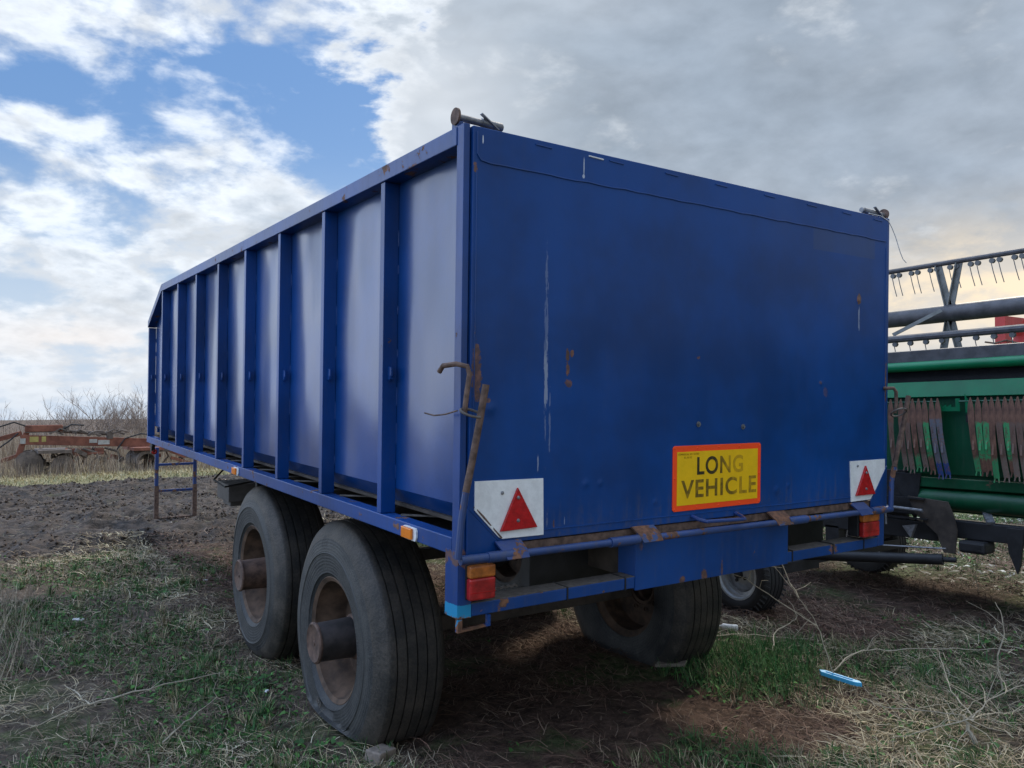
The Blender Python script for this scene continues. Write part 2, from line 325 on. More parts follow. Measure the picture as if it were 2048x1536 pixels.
# ------------------------------------------------------------------ ground
def axis_vals(lo, hi, st, far):
    v = list(np.arange(lo, hi, st)); s_ = st; a = lo; L_ = []
    while a > -far: s_ *= 1.13; a -= s_; L_.append(a)
    s_ = st; b = v[-1]; R_ = []
    while b < far: s_ *= 1.13; b += s_; R_.append(b)
    return np.array(L_[::-1] + v + R_)
def grid_obj(name, xs, ys, zf, material):
    X, Y = np.meshgrid(xs, ys); Z = zf(X, Y); nx, ny = len(xs), len(ys)
    co = np.stack([X, Y, Z], -1).reshape(-1, 3); i = np.arange(nx * ny).reshape(ny, nx)
    q = np.stack([i[:-1, :-1], i[:-1, 1:], i[1:, 1:], i[1:, :-1]], -1).reshape(-1, 4)
    return np_mesh(name, co, q, material, smooth=True)
def np_mesh(name, co, faces, material, colors=None, smooth=False, parent=None):
    """faces (n,k) all of one size"""
    me = bpy.data.meshes.new(name); n, k = faces.shape
    me.vertices.add(len(co)); me.vertices.foreach_set('co', np.ascontiguousarray(co, dtype=np.float32).ravel())
    me.loops.add(n * k); me.loops.foreach_set('vertex_index', np.ascontiguousarray(faces, dtype=np.int32).ravel())
    me.polygons.add(n); me.polygons.foreach_set('loop_start', np.arange(n, dtype=np.int32) * k)
    if smooth: me.polygons.foreach_set('use_smooth', np.ones(n, bool))
    if colors is not None:
        a = me.color_attributes.new('tint', 'FLOAT_COLOR', 'POINT'); a.data.foreach_set('color', np.c_[colors, np.ones(len(colors))].astype(np.float32).ravel())
    me.materials.append(material); me.update(calc_edges=True); me.validate()
    o = bpy.data.objects.new(name, me); COL.objects.link(o)
    if parent: o.parent = parent
    return o
mt, g = mat('field_earth'); P = g.N('ShaderNodeNewGeometry').outputs['Position']; x, y, z = g.xyz(P)
n1 = g.noise(P, 1.3, 6, .62); n2 = g.noise(P, 14, 7, .7); n3 = g.noise(P, .35, 5, .6)
soil = g.mix(g.ss(n2, .3, .7), (.045, .034, .026), (.14, .108, .082))
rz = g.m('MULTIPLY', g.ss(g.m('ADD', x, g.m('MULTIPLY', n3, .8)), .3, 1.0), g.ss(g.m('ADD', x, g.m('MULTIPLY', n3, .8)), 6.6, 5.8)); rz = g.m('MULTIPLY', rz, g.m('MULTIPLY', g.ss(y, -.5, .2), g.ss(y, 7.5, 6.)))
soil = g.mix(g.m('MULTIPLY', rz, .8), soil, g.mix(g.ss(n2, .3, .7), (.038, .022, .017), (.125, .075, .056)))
gr = g.mix(g.ss(n2, .35, .68), (.035, .05, .018), (.12, .13, .06))
c = g.mix(g.ss(n1, .50, .62), soil, gr)
yw = g.m('ADD', y, g.m('MULTIPLY', g.m('SUBTRACT', n3, .5), 2.2))
straw = g.mix(g.ss(n2, .3, .7), (.20, .165, .09), (.36, .31, .19)); sgr = g.mix(g.ss(n2, .3, .7), (.10, .11, .05), (.22, .20, .11))
verge = g.mix(g.ss(g.m('ADD', yw, g.m('MULTIPLY', n1, 2.)), 18.6, 20.2), sgr, straw)
c = g.mix(g.ss(yw, 16.6, 17.6), c, verge)
far = g.mix(n3, (.10, .075, .06), (.16, .12, .09))
c = g.mix(g.ss(yw, 26., 34.), c, far)
rightg = g.mix(g.ss(n2, .35, .65), (.05, .065, .025), (.14, .15, .08))
c = g.mix(g.m('MULTIPLY', g.ss(g.m('ADD', x, g.m('MULTIPLY', n1, 1.)), 5.6, 6.4), g.ss(y, 14., 10.)), c, rightg)
g.put(g.b.inputs['Base Color'], c); g.b.inputs['Roughness'].default_value = .95; g.b.inputs['Specular IOR Level'].default_value = .15
g.put(g.b.inputs['Normal'], bump(g, n2, .9, .03)); M['earth'] = mt
tag(grid_obj('ground', axis_vals(-5, 11, .05, 2500), axis_vals(-3.2, 14, .05, 2500), hgt, M['earth']), kind='structure')
mt, g = mat('churned_mud'); P = g.N('ShaderNodeNewGeometry').outputs['Position']
n2 = g.noise(g.scalev(P, (.8, 1, 1)), 7, 9, .74); n1 = g.noise(P, 1.1, 5, .6)
c = g.mix(g.ss(n2, .40, .62), (.016, .0115, .009), (.082, .060, .047)); c = g.mix(g.ss(n1, .62, .75, 0., .45), c, (.10, .105, .05))
g.put(g.b.inputs['Base Color'], c); g.b.inputs['Roughness'].default_value = .85; g.put(g.b.inputs['Normal'], bump(g, n2, 1., .05)); M['mud'] = mt
def mudh(x, y):
    e = np.minimum(sst(y + (fbm(x, y, .9, 3, 31) - .5) * 1.6, 7.1, 8.0), sst(y + (fbm(x, y, .7, 3, 32) - .5) * 2, 17.9, 16.8))
    return hgt(x, y) + .004 + (e - .55) * .06 + e * ((fbm(x, y, 3.2, 5, 41, .66) - .42) * .20 + (fbm(x, y, 5.5, 3, 43) - .5) * .10 + (np.abs(fbm(x * .4, y, 2.2, 4, 47) - .5)) * .24)
tag(grid_obj('mud', np.arange(-9, 9, .05), np.arange(6, 19, .045), mudh, M['mud']), kind='structure')

# ------------------------------------------------------------------ blue trailer (built square, then tipped nose up by its stand)
TH = R(2.3644093); H0 = .77
tr = empty('farm_trailer'); tr.rotation_euler.x = TH
tag(tr, 'large blue ribbed steel farm trailer with rusty edges standing on four bare truck tyres', 'trailer')
OFF = (0, H0 * math.sin(TH), H0 * math.cos(TH))
BAY, LEN, W, ZT, ZR = .6639, 5.975, 2.5, 1.65, .264
def part(mb, name, ms, bev=0, smooth=False, parent=None): 
    return mb.build(name, ms, parent or tr, bev, smooth, None if parent else OFF)
WX = .066
def wall(side):
    s = (lambda x: x) if side < 0 else (lambda x: W - x)
    mb = MB(); n = 60; prof = [(.125, .29), (WX, .362), (WX, ZT - .03)]
    # outer sheet, subdivided, with chamfered foot
    ys = np.linspace(.05, LEN - .0375, 46); vs = []; fs = []
    for y in ys:
        top = ZT - .03 if y < 8 * BAY else ZT - .03 - (y - 8 * BAY) / BAY * .29
        for x_, z_ in [(.125, .29), (WX, .362)] + [(WX, .362 + (top - .362) * k / 8) for k in range(1, 9)] + [(WX + .012, top), (WX + .012, .37), (.137, .30)]: vs.append((s(x_), y, z_))
    m_ = 13
    for i in range(len(ys) - 1):
        for k in range(m_): fs.append((i * m_ + k, i * m_ + (k + 1) % m_, (i + 1) * m_ + (k + 1) % m_, (i + 1) * m_ + k))
    fs += [tuple(range(m_)), tuple(range((len(ys) - 1) * m_, len(ys) * m_))]
    mb.add(vs, fs); return mb
part(wall(-1), 'side_wall', 'wall', smooth=True); part(wall(1), 'side_wall', 'wall', smooth=True)
part(MB().box(.08, W - .08, LEN - .075, LEN - .04, .30, 1.32), 'front_wall', 'wall')
part(MB().box(.10, W - .10, .05, LEN - .08, .285, .298), 'floor', 'under')
for side in (0, 1):
    X = (lambda x: x) if side == 0 else (lambda x: W - x)
    def bx(mb, x0, x1, *a): a0, a1 = sorted((X(x0), X(x1))); return mb.box(a0, a1, *a)
    part(bx(MB(), 0, .062, .05, LEN, ZR - .058, ZR), 'lower_rail', 'rail', .003)
    mb = MB(); x0, x1 = sorted((X(-.004), X(.07))); mb.prism([(.045, ZT - .062), (8 * BAY + .006, ZT - .062), (LEN, 1.30), (LEN, 1.362), (8 * BAY + .012, ZT), (.045, ZT)], 'x', x0, x1)
    part(mb, 'top_rail', 'rail', .003)
    for k in range(1, 10):
        y1 = BAY * k + (.0 if k < 9 else -.002); zt = ZT - .0625 if k < 9 else 1.298
        mb = bx(MB(), .002, WX - .001, y1 - .038, y1, ZR + .002, zt - .001)
        rw = random.Random(k * 7 + side); zz_ = .40
        while zz_ < zt - .12:
            l_ = rw.uniform(.03, .11); mb.tube([(X(WX - .001), y1 - .0395, zz_), (X(WX - .0015), y1 - .040, zz_ + l_ / 2), (X(WX - .001), y1 - .0395, zz_ + l_)], .0028, 5); zz_ += l_ + rw.uniform(.06, .22)
        rb = part(mb, 'rib', 'blue', .002)
        if side == 0 or True:
            hk = MB(); cx = X(.030); hk.tube([(cx, y1 - .036, .80), (cx, y1 - .052, .80), (cx, y1 - .060, .815), (cx, y1 - .060, .846)], .007, 6)
            hk.bar((cx, y1 - .045, .80), (cx, y1 - .045, .85), .034, .012)
            part(hk, 'rope_hook', 'blue', parent=rb)
    # corner post over full height, folded angle below the rail
    part(bx(MB(), 0, .024, .001, .048, .19, ZT + .004), 'corner_post', 'post', .002)
    if side == 0:
        part(MB().prism([(-.003, .0), (.05, .0), (.05, .006), (.003, .006), (.003, .085), (-.003, .085)], 'z', 0, .222), 'post_foot', 'post')
        part(MB().tube([(.006, .004, -.045), (.006, .004, -.002)], .012, 4).bar((.006, .0, -.040), (.12, .0, -.034), .012, .008).bar((.118, .0, -.038), (.118, .0, .0), .014, .012), 'step_bracket', 'post')
    else:
        part(MB().box(2.425, 2.478, .0, .06, 0, .21), 'post_foot', 'post', .002)
# tailgate
gate = part(MB().prism([(.030, .362), (.158, .238), (2.342, .238), (2.470, .362), (2.470, ZT - .002), (.030, ZT - .002)], 'y', -.010, .030), 'tailgate', 'gate', .003)
mb = MB(); rngb = random.Random(3)
mb.tube([(.045, -.0115, 1.63), (.046, -.0115, 1.555), (.06, -.012, 1.536)] + [(x_, -.0115, 1.532 + rngb.uniform(-.0025, .0025)) for x_ in np.linspace(.1, 2.45, 40)], .0035, 5)
part(mb, 'weld_seam', 'blue', parent=gate)
part(MB().tube([(.17, -.0105, .272)] + [(x_, -.0105, .2715 - .004 * x_ + rngb.uniform(-.0012, .0012)) for x_ in np.linspace(.2, 2.3, 36)], .0024, 5), 'weld_seam', 'blue', parent=gate)
part(MB().tube([(.0445 + rngb.uniform(-.001, .001), -.0105, z_) for z_ in np.linspace(.47, 1.50, 40)], .0022, 5), 'weld_seam', 'blue', parent=gate)
part(MB().tube([(2.452 + rngb.uniform(-.001, .001), -.0105, z_) for z_ in np.linspace(.47, 1.50, 40)], .0022, 5), 'weld_seam', 'blue', parent=gate)
for xw in (.32, .56, .66, .95, 1.24, 1.55, 1.85, 2.12, 2.38):
    part(MB().tube([(xw - .035, -.0105, 1.630), (xw + .035, -.0105, 1.628)], .0035, 5), 'weld_bead', 'white' if xw in (.56,) else 'blue', parent=gate)
for xb, zb in ((1.118, .632), (1.391, .617)):
    part(MB().lathe([(0, .012), (-.002, .012), (-.002, .006), (-.009, .006), (-.009, .0)], (xb, -.0105, zb), 8, 'y'), 'bolt', 'steel', parent=gate)
for xb, zb in ((.52, .42), (.43, .44), (.9, .32), (1.58, .31), (1.75, .30)):
    pass
# white plates with red triangles
for pts, tri, yo in (([(.051, .36), (.051, .457), (.333, .453), (.337, .253), (.163, .255), (.148, .262)], [(.220, .428), (.305, .284), (.150, .281)], 0),
                     ([(2.162, .437), (2.455, .437), (2.458, .375), (2.335, .243), (2.174, .241)], [(2.282, .412), (2.364, .268), (2.204, .268)], 0)):
    p_ = part(MB().prism(pts, 'y', -.0145, -.0105), 'white_plate', 'white', parent=gate)
    part(MB().prism(tri, 'y', -.024, -.0148), 'triangle_reflector', 'refl', .002, parent=gate)
    cx_, cz_ = sum(t[0] for t in tri) / 3, sum(t[1] for t in tri) / 3
    for xx, yy, zz in ((tri[0][0] + .001, -.0242, tri[0][1] - .035), (tri[0][0] + .001, -.0242, tri[1][1] + .03), (tri[0][0] - .06, -.0148, .412)):
        part(MB().lathe([(0, .007), (-.004, .005), (-.005, 0)], (xx, yy, zz), 10, 'y'), 'rivet', 'steel', parent=gate)
part(MB().prism([(.026, .19), (.026, .365), (.045, .365), (.175, .238), (.175, .19)], 'y', -.008, .02), 'corner_gusset', 'gusset', .002)
part(MB().prism([(2.474, .19), (2.474, .40), (2.468, .40), (2.335, .236), (2.335, .19)], 'y', -.016, -.0105), 'corner_gusset', 'gusset', .002)
part(MB().tube([(.050, -.011, .372), (.085, -.013, .337), (.12, -.011, .30), (.160, -.012, .258)], [.003, .005, .004, .005], 5), 'torn_edge', 'rust')
# sign
sg = part(MB().prism([(.972 + r_[0], .283 + r_[1]) for r_ in [(.008, 0), (.525, 0), (.533, .008), (.533, .255), (.525, .263), (.008, .263), (0, .255), (0, .008)]], 'y', -.0145, -.0102), 'long_vehicle_sign', 'orange', .001)
part(MB().box(.994, 1.483, -.0155, -.0148, .306, .522), 'sign_face', 'yellow', parent=sg)
mt, g = mat('worn_lettering'); x, y, z = g.xyz(g.N('ShaderNodeNewGeometry').outputs['Position'])
lx = g.m('ADD', x, 0.)
wear = g.m('ADD', blob_ := g.ss(g.m('ADD', lx, g.m('MULTIPLY', g.ss(z, 1.23, 1.15), -.10)), 1.20, 1.33, .0, .62), g.m('MULTIPLY', g.m('SUBTRACT', g.noise(g.scalev(g.N('ShaderNodeNewGeometry').outputs['Position'], (70, 70, 40)), 1, 5, .7), .5), 1.0))
wear = g.m('ADD', wear, g.m('MULTIPLY', g.m('MULTIPLY', g.ss(z, 1.19, 1.17), g.ss(lx, 1.36, 1.40)), -.42))
wear = g.m('ADD', wear, g.m('MULTIPLY', g.ss(z, 1.19, 1.17), .20))
g.put(g.b.inputs['Base Color'], g.mix(g.ss(wear, -.1, .75, 0., .95), (.022, .018, .006), (.60, .34, .0))); g.b.inputs['Roughness'].default_value = .5; M['letter'] = mt
def text(body, x0, x1, z0, z1, y, name, material, parent, ext=.0003, off=.0):
    cu = bpy.data.curves.new(name, 'FONT'); cu.body = body; cu.extrude = ext; cu.offset = off; cu.space_character = 1.12
    o = bpy.data.objects.new(name, cu); COL.objects.link(o); dg = bpy.context.evaluated_depsgraph_get()
    me = bpy.data.meshes.new_from_object(o.evaluated_get(dg)); bpy.data.objects.remove(o); bpy.data.curves.remove(cu)
    n = len(me.vertices); co = np.empty(n * 3); me.vertices.foreach_get('co', co); co = co.reshape(-1, 3)
    a, b = co.min(0), co.max(0); out = np.empty_like(co)
    out[:, 0] = x0 + (co[:, 0] - a[0]) / (b[0] - a[0]) * (x1 - x0); out[:, 2] = z0 + (co[:, 1] - a[1]) / (b[1] - a[1]) * (z1 - z0); out[:, 1] = y - co[:, 2]
    me.vertices.foreach_set('co', out.ravel()); me.materials.clear(); me.materials.append(M[material]); me.update()
    ob = bpy.data.objects.new(name, me); COL.objects.link(ob); ob.parent = parent; return ob
text('LONG', 1.108, 1.388, .425, .499, -.0160, 'lettering', 'letter', sg, off=.02)
text('VEHICLE', 1.018, 1.474, .333, .407, -.0160, 'lettering', 'letter', sg, off=.02)
M['small'] = simple('faded_print', (.40, .22, .0), .5)
text('COMMERCIAL S/W TESTED', 1.0, 1.118, .508, .516, -.0160, 'small_print', 'small', sg); text('B.S. AU 152', 1.034, 1.077, .495, .503, -.0160, 'small_print', 'small', sg)
for xx, zz in [(x_, z_) for x_ in np.linspace(.982, 1.495, 5) for z_ in (.293, .535)] + [(.982, .415), (1.495, .415)]:
    part(MB().lathe([(0, .004), (-.002, .003), (-.0025, 0)], (xx, -.0147, zz), 8, 'y'), 'rivet', 'orange', parent=sg)
# sill, hinge pipe and plates
part(MB().box(.03, 2.47, -.004, .05, .203, .234), 'rear_sill', 'rust', .002)
part(MB().tube([(-.02, -.045, .206), (.085, -.045, .205)], .0155, 14), 'pipe_end', 'pipe', smooth=True); part(MB().tube([(2.40, -.045, .190), (2.462, -.045, .189)], .0155, 14), 'pipe_end', 'pipe', smooth=True)
part(MB().tube([(.082, -.045, .2050), (2.405, -.045, .1905)], .0135, 14), 'hinge_pipe', 'pipe', smooth=True)
for a_, b_ in ((.084, .190), (.62, .76), (1.655, 1.785), (2.29, 2.402)):
    za = .2055 - .0145 * (a_ / 2.4); zb = .2055 - .0145 * (b_ / 2.4)
    part(MB().tube([(a_, -.045, za), (b_, -.045, zb)], .0185, 14), 'hinge_sleeve', 'pipe', smooth=True)
for a_, b_ in ((.132, .238), (.752, .868), (1.550, 1.662), (2.160, 2.272)):
    z0_ = .205 - .0145 * (a_ / 2.4)
    hp = MB(); hp.add([(a_, -.016, z0_ + .045), (b_, -.016, z0_ + .043), (b_ + .004, -.052, z0_ + .016), (b_ + .004, -.068, z0_ - .010), (a_ + .02, -.068, z0_ - .010), (a_ + .010, -.052, z0_ + .016)] +
           [(a_, -.010, z0_ + .041), (b_, -.010, z0_ + .039), (b_ + .004, -.047, z0_ + .012), (b_ + .004, -.064, z0_ - .013), (a_ + .02, -.064, z0_ - .013), (a_ + .010, -.047, z0_ + .012)],
           [(0, 1, 2, 5), (5, 2, 3, 4), (6, 11, 8, 7), (11, 10, 9, 8), (0, 6, 7, 1), (1, 7, 8, 2), (2, 8, 9, 3), (3, 9, 10, 4), (4, 10, 11, 5), (5, 11, 6, 0)])
    part(hp, 'hinge_plate', 'rustplate' if .5 < a_ < 2 else 'worn')
part(MB().tube([(1.085, -.012, .258), (1.085, -.05, .250)] + [(1.10, -.078, .245), (1.33, -.078, .236), (1.345, -.05, .242), (1.345, -.012, .252)], .008, 8), 'gate_handle', 'worn', smooth=True)
# bumper
part(MB().box(.052, .788, .0, .085, .002, .045), 'bumper_bar', 'rail', .003)
part(MB().box(.05, .788, .001, .084, .0455, .0475), 'bumper_dust', 'grime')
part(MB().box(1.714, 2.424, .0, .085, -.002, .043), 'bumper_bar', 'rail', .003)
part(MB().box(1.714, 2.424, .001, .084, .0435, .0455), 'bumper_dust', 'grime')
part(MB().box(.789, 1.713, -.003, .006, -.008, .193).box(.789, .797, .006, .10, 0, .19).box(1.705, 1.713, .006, .10, 0, .19), 'centre_panel', 'panel', .002)
part(MB().box(.80, 1.70, .007, .06, -.008, .0), 'panel_foot', 'blue')
for xx in (.455, .735, 1.745, 2.05, 2.30): part(MB().box(xx, xx + .006, -.003, .088, -.002, .0495), 'cable_tie', 'dark')
part(MB().tube([(.20 + i * .012, .088, .055 + .006 * (i % 2)) for i in range(9)], .005, 5), 'wire_coil', 'grime')
for x0_, x1_ in ((.020 + .005, .128), (2.252, 2.388)):
    hb = part(MB().box(x0_, x1_, -.004, .055, .060, .180), 'tail_light', 'dark', .006)
    def lens(z0, z1, mname, nm):
        part(MB().box(x0_ + .001, x1_ - .001, -.034, -.005, z0, z1), nm, mname, .007, parent=hb)
    lens(.062, .1355, 'redl', 'red_lens'); lens(.136, .178, 'taila', 'amber_lens')
    part(MB().box(x0_ + .002, x1_ - .002, -.0352, -.0342, .0875, .0888), 'lens_ridge', 'refl', parent=hb)
for yy in (.355, 2.76):
    mk = part(MB().prism([(yy - .05, .208), (yy + .038, .208), (yy + .05, .215), (yy + .05, .25), (yy + .038, .256), (yy - .05, .256), (yy - .058, .245), (yy - .058, .222)], 'x', -.008, -.001), 'side_marker', 'white')
    part(MB().box(-.020, -.009, yy - .036, yy + .046, .212, .253), 'amber_lens', 'amber', .004, parent=mk)
lm = part(MB().prism([(5.86, .205), (5.97, .205), (5.94, .10), (5.90, .10)], 'x', .03, .06), 'lamp_bracket', 'dark')
part(MB().lathe([(0, 0), (-.012, .014), (-.006, .026), (.012, .027), (.02, 0)], (.056, 5.90, .117), 20, 'y'), 'red_lamp', 'redl', smooth=True, parent=lm)
# levers, hooks, rings
for sx, X in ((0, lambda x: x), (1, lambda x: 2.492 - x)):
    lv = MB(); lv.cur = 0
    L0 = [(-.030, -.048, .212), (-.020, -.05, .34), (-.008, -.055, .43)]; L1 = [(-.008, -.055, .43), (.010, -.062, .53), (.030, -.072, .66), (.047, -.082, .782)]
    if sx: L0 = [(2.452, -.05, .19), (2.458, -.05, .33), (2.470, -.055, .40)]; L1 = [(2.470, -.055, .40), (2.52, -.055, .54), (2.549, -.055, .61), (2.592, -.055, .755)]
    lo = part(MB().tube(L0, .0120, 10), 'locking_lever', 'pipe', smooth=True)
    part(MB().tube(L1, .0120, 12), 'lever_grip', 'rust', smooth=True, parent=lo)
    if sx == 0: H = [(-.055, .05, .822), (-.052, .03, .842), (-.030, -.02, .848), (-.006, -.05, .840), (.000, -.055, .815), (-.010, -.055, .75), (-.018, -.055, .685)]; c_ = Vector((.004, -.06, .688)); rr = (.038, .024)
    else: H = [(2.44, -.012, .792), (2.466, -.05, .793), (2.480, -.055, .775), (2.482, -.055, .72), (2.470, -.055, .668)]; c_ = Vector((2.503, -.055, .672)); rr = (.046, .03)
    part(MB().tube(H, .0088, 10), 'latch_hook', 'rust', smooth=True)
    part(MB().tube([(c_.x + rr[0] * math.cos(a), c_.y + rr[1] * math.sin(a) - .002, c_.z - .006 * math.cos(a) - (.02 * math.sin(a) if sx else .012 * math.sin(-a))) for a in np.linspace(0, 2 * math.pi, 25)], .0045, 6), 'latch_ring', 'grime', smooth=True)
part(MB().tube([(-.036, -.04, .695), (-.03, .05, .680), (-.012, .16, .672), (-.004, .25, .678)], .003, 5), 'tie_wire', 'rust')
# rollers on the top corners
for x0_, x1_, xd in ((0, .185, -.002), (2.34, 2.50, 2.535)):
    r_ = part(MB().tube([(min(x0_, xd), .055, 1.688), (max(x1_, xd), .055, 1.684)], .0125, 12).tube([(x0_ + (.10 if xd < 1 else .02), .055, 1.687), (x1_ - .004 if xd < 1 else x1_ - .07, .055, 1.685)], .0155, 12).bar((x0_ + .09, .04, 1.712), (x0_ + .16, .04, 1.668), .014, .004), 'rope_roller', 'steel', smooth=True)
    part(MB().lathe([(-.004, 0), (-.004, .029), (.004, .029), (.004, 0)], (xd, .055, 1.688), 24, 'x'), 'roller_disc', 'rust', smooth=True, parent=r_)
part(MB().box(.0, .024, .045, .085, 1.65, 1.674).box(2.476, 2.5, .045, .085, 1.65, 1.674), 'roller_foot', 'post', .002)
part(MB().tube([(2.30, -.012, 1.653), (2.40, -.014, 1.652), (2.47, -.010, 1.638), (2.512, -.004, 1.61), (2.555, 0, 1.566), (2.60, 0, 1.49), (2.625, 0, 1.46), (2.655, 0, 1.445)], .0022, 5), 'loose_wire', 'white')
# underframe
for x_ in (.80, 1.62): part(MB().box(x_, x_ + .08, .10, 7.2, .03, .205), 'chassis_beam', 'under', .003)
part(MB().box(.06, W - .06, .12, 5.9, .1995, .204), 'deck_underside', 'under')
for k in range(10):
    yk = .12 + k * .6639 * .96
    part(MB().box(.05, W - .05, yk, yk + .06, .206, .262), 'cross_member', 'under')
    part(MB().bar((.05, yk + .42, .268), (.18, yk + .30, .268), .012, .006), 'brace_strip', 'grime')
part(MB().box(.50, 2.41, .30, .36, -.03, .199), 'dark_gap_fill', 'dark', .004)  # added dark box, blocks the bright ground seen through the bumper gap
AX = ((1.37, -.455, .365), (2.72, -.41, .445))
for (yc, zc, hg) in AX:
    part(MB().tube([(.42, yc, zc), (2.0, yc, zc)], .055, 4), 'axle', 'under', .004)
    for x_ in (.86, 1.62):
        part(MB().prism([(yc - .48, .0), (yc - .2, -.16), (yc + .2, -.16), (yc + .48, .0), (yc + .48, .03), (yc + .2, -.10), (yc - .2, -.10), (yc - .48, .03)], 'x', x_, x_ + .07), 'leaf_spring', 'dark')
        part(MB().box(x_, x_ + .07, yc - .06, yc + .06, -.17 + .0, .03).box(x_ - .01, x_ + .08, yc - .07, yc + .07, zc + .03, -.16), 'spring_hanger', 'under')
part(MB().box(.30, .60, 3.36, 3.40, -.42, .20), 'mudflap', 'newrub')
part(MB().box(1.90, 2.20, 3.36, 3.40, -.42, .20), 'mudflap', 'newrub')
part(MB().box(.46, .80, 4.75, 5.15, -.25, -.10).box(.50, .70, 4.85, 5.1, -.30, -.25), 'tool_box', 'cement', .006)
part(MB().tube([(.45, 4.9, .02), (.30, 4.6, -.03), (.34, 4.4, -.07), (.6, 4.5, -.05), (.8, 4.8, .05)], .008, 6), 'cable', 'newrub')
part(MB().prism([(.9, 5.9), (1.6, 5.9), (1.32, 9.8), (1.18, 9.8)], 'z', -.10, .02).lathe([(-.02, .06), (.02, .06), (.02, .035), (-.02, .035), (-.02, .06)], (1.25, 9.86, -.04), 16, 'z'), 'drawbar', 'blue', .004)
st = MB(); 
for sx in (.665, 1.155): st.box(sx - .022, sx + .022, 9.28, 9.325, -.62, -.10)
for zz in (-.335, -.69): st.box(.687, 1.133, 9.285, 9.32, zz - .016, zz + .016)
so_ = part(st, 'support_stand', 'worn', .003)
st = MB()
for sx in (.665, 1.155): st.box(sx - .028, sx + .028, 9.275, 9.33, -1.19, -.62)
st.box(.693, 1.127, 9.285, 9.32, -1.09, -1.05); part(st, 'stand_foot', 'rust', .003, parent=so_)

# wheels ------------------------------------------------------------
def tyre_mesh(side, yc, zc, R0, w_in, w_out, squash, rimR, n=96, groove=5, seed=0, lug=0):
    """side=-1 left wheel (outer face towards -x). profile from outer bead over the tread to the inner bead; x given from trailer side"""
    prof = []; mats = []
    wd = w_in - w_out; mid = (w_in + w_out) / 2
    P = [(w_out + .030, rimR - .012), (w_out + .018, rimR + .006), (w_out + .010, rimR + .022), (w_out + .005, rimR + .026), (w_out + .006, rimR + .045), (w_out - .001, rimR + .085), (w_out - .002, rimR + .118), (w_out - .006, rimR + .122), (w_out - .002, rimR + .126), (w_out + .006, R0 - .085), (w_out + .017, R0 - .055), (w_out + .020, R0 - .050), (w_out + .036, R0 - .022), (w_out + .050, R0 - .010)]
    Mi = [0] * 9 + [1] * 4
    a, b = w_out + .060, w_in - .060; P.append((a, R0 - .004)); Mi.append(2)
    for k in range(groove):
        c_ = a + (b - a) * (k + .5) / groove; e = .0028 + .0006 * math.sin(k * 2.); rr = R0 - .004 + .004 * math.sin(math.pi * (k + .5) / groove)
        P += [(c_ - e - .001, rr), (c_ - e, rr - .009), (c_ + e, rr - .009), (c_ + e + .001, rr)]; Mi += [2] * 4
    P += [(b, R0 - .004)]; Mi += [2]
    P += [(w_in - .036, R0 - .022), (w_in - .006, R0 - .085), (w_in + .002, rimR + .10), (w_in - .006, rimR + .045), (w_in - .03, rimR - .012)]; Mi += [2, 1, 0, 0, 0]
    mb = MB(); X = (lambda x: x) if side < 0 else (lambda x: W - x)
    mb.lathe([(X(t), r) for t, r in P], (0, yc, zc), n, 'x', mats=Mi)
    zmin = -(H0 / math.cos(TH) - .0) - math.tan(TH) * yc * .5 - math.tan(TH) * yc * .5
    out = []
    for (x_, y_, z_) in mb.v:
        r = math.hypot(y_ - yc, z_ - zc); an = math.atan2(z_ - zc, y_ - yc)
        if lug and r > R0 - .03: r2 = r
        lim = zc - squash                                # where the ground stops the rubber
        if z_ < lim + .03:
            over = (lim + .03 - z_); k = min(1, (r - rimR) / (R0 - rimR)) if r > rimR else 0
            z2 = max(lim + .004 * math.sin(9 * y_ + seed), z_) if z_ < lim else z_
            z2 = z_ + over * .0 if z_ > lim else lim + (z_ - lim) * .04
            xm = X(mid); bul = math.sin(math.pi * max(0, min(1, k))) * .9
            x2 = xm + (x_ - xm) * (1 + bul * min(.30, over * 1.9)); z_ = z2; x_ = x2
            y_ = yc + (y_ - yc) * (1 + over * .35)
        elif r > rimR + .02:
            low = max(0, -(math.sin(an))) ** 3; xm = X(mid); x_ = xm + (x_ - xm) * (1 + .10 * low * max(0, (R0 - squash) / .2))
        w_ = .002 * math.sin(5 * an + seed) * (1 if r > rimR + .05 else 0)
        out.append((x_ + w_, y_, z_))
    mb.v = out; return mb
def rim_mesh(side, yc, zc, rimR, w_out, w_in, deep=.17):
    X = (lambda x: x) if side < 0 else (lambda x: W - x)
    pr = [(w_out + .020, rimR + .004), (w_out + .014, rimR + .010), (w_out + .010, rimR + .004), (w_out + .022, rimR - .016), (w_out + .06, rimR - .020), (w_out + .085, rimR - .040), (w_out + .16, rimR - .048), (w_out + deep, rimR - .052),
          (w_out + deep + .004, .17), (w_out + deep - .01, .135), (w_out + deep - .01, .09)]
    mb = MB().lathe([(X(t), r) for t, r in pr], (0, yc, zc), 72, 'x')
    mb.lathe([(X(w_out + deep), rimR - .052), (X(w_in - .04), rimR - .045), (X(w_in - .01), rimR), (X(w_in), rimR + .01)], (0, yc, zc), 72, 'x')
    for k in range(10):
        a = 2 * math.pi * k / 10; mb.lathe([(X(w_out + deep - .018), 0), (X(w_out + deep - .018), .014), (X(w_out + deep + .002), .014)], (0, yc + .14 * math.cos(a), zc + .14 * math.sin(a)), 6, 'x')
    return mb
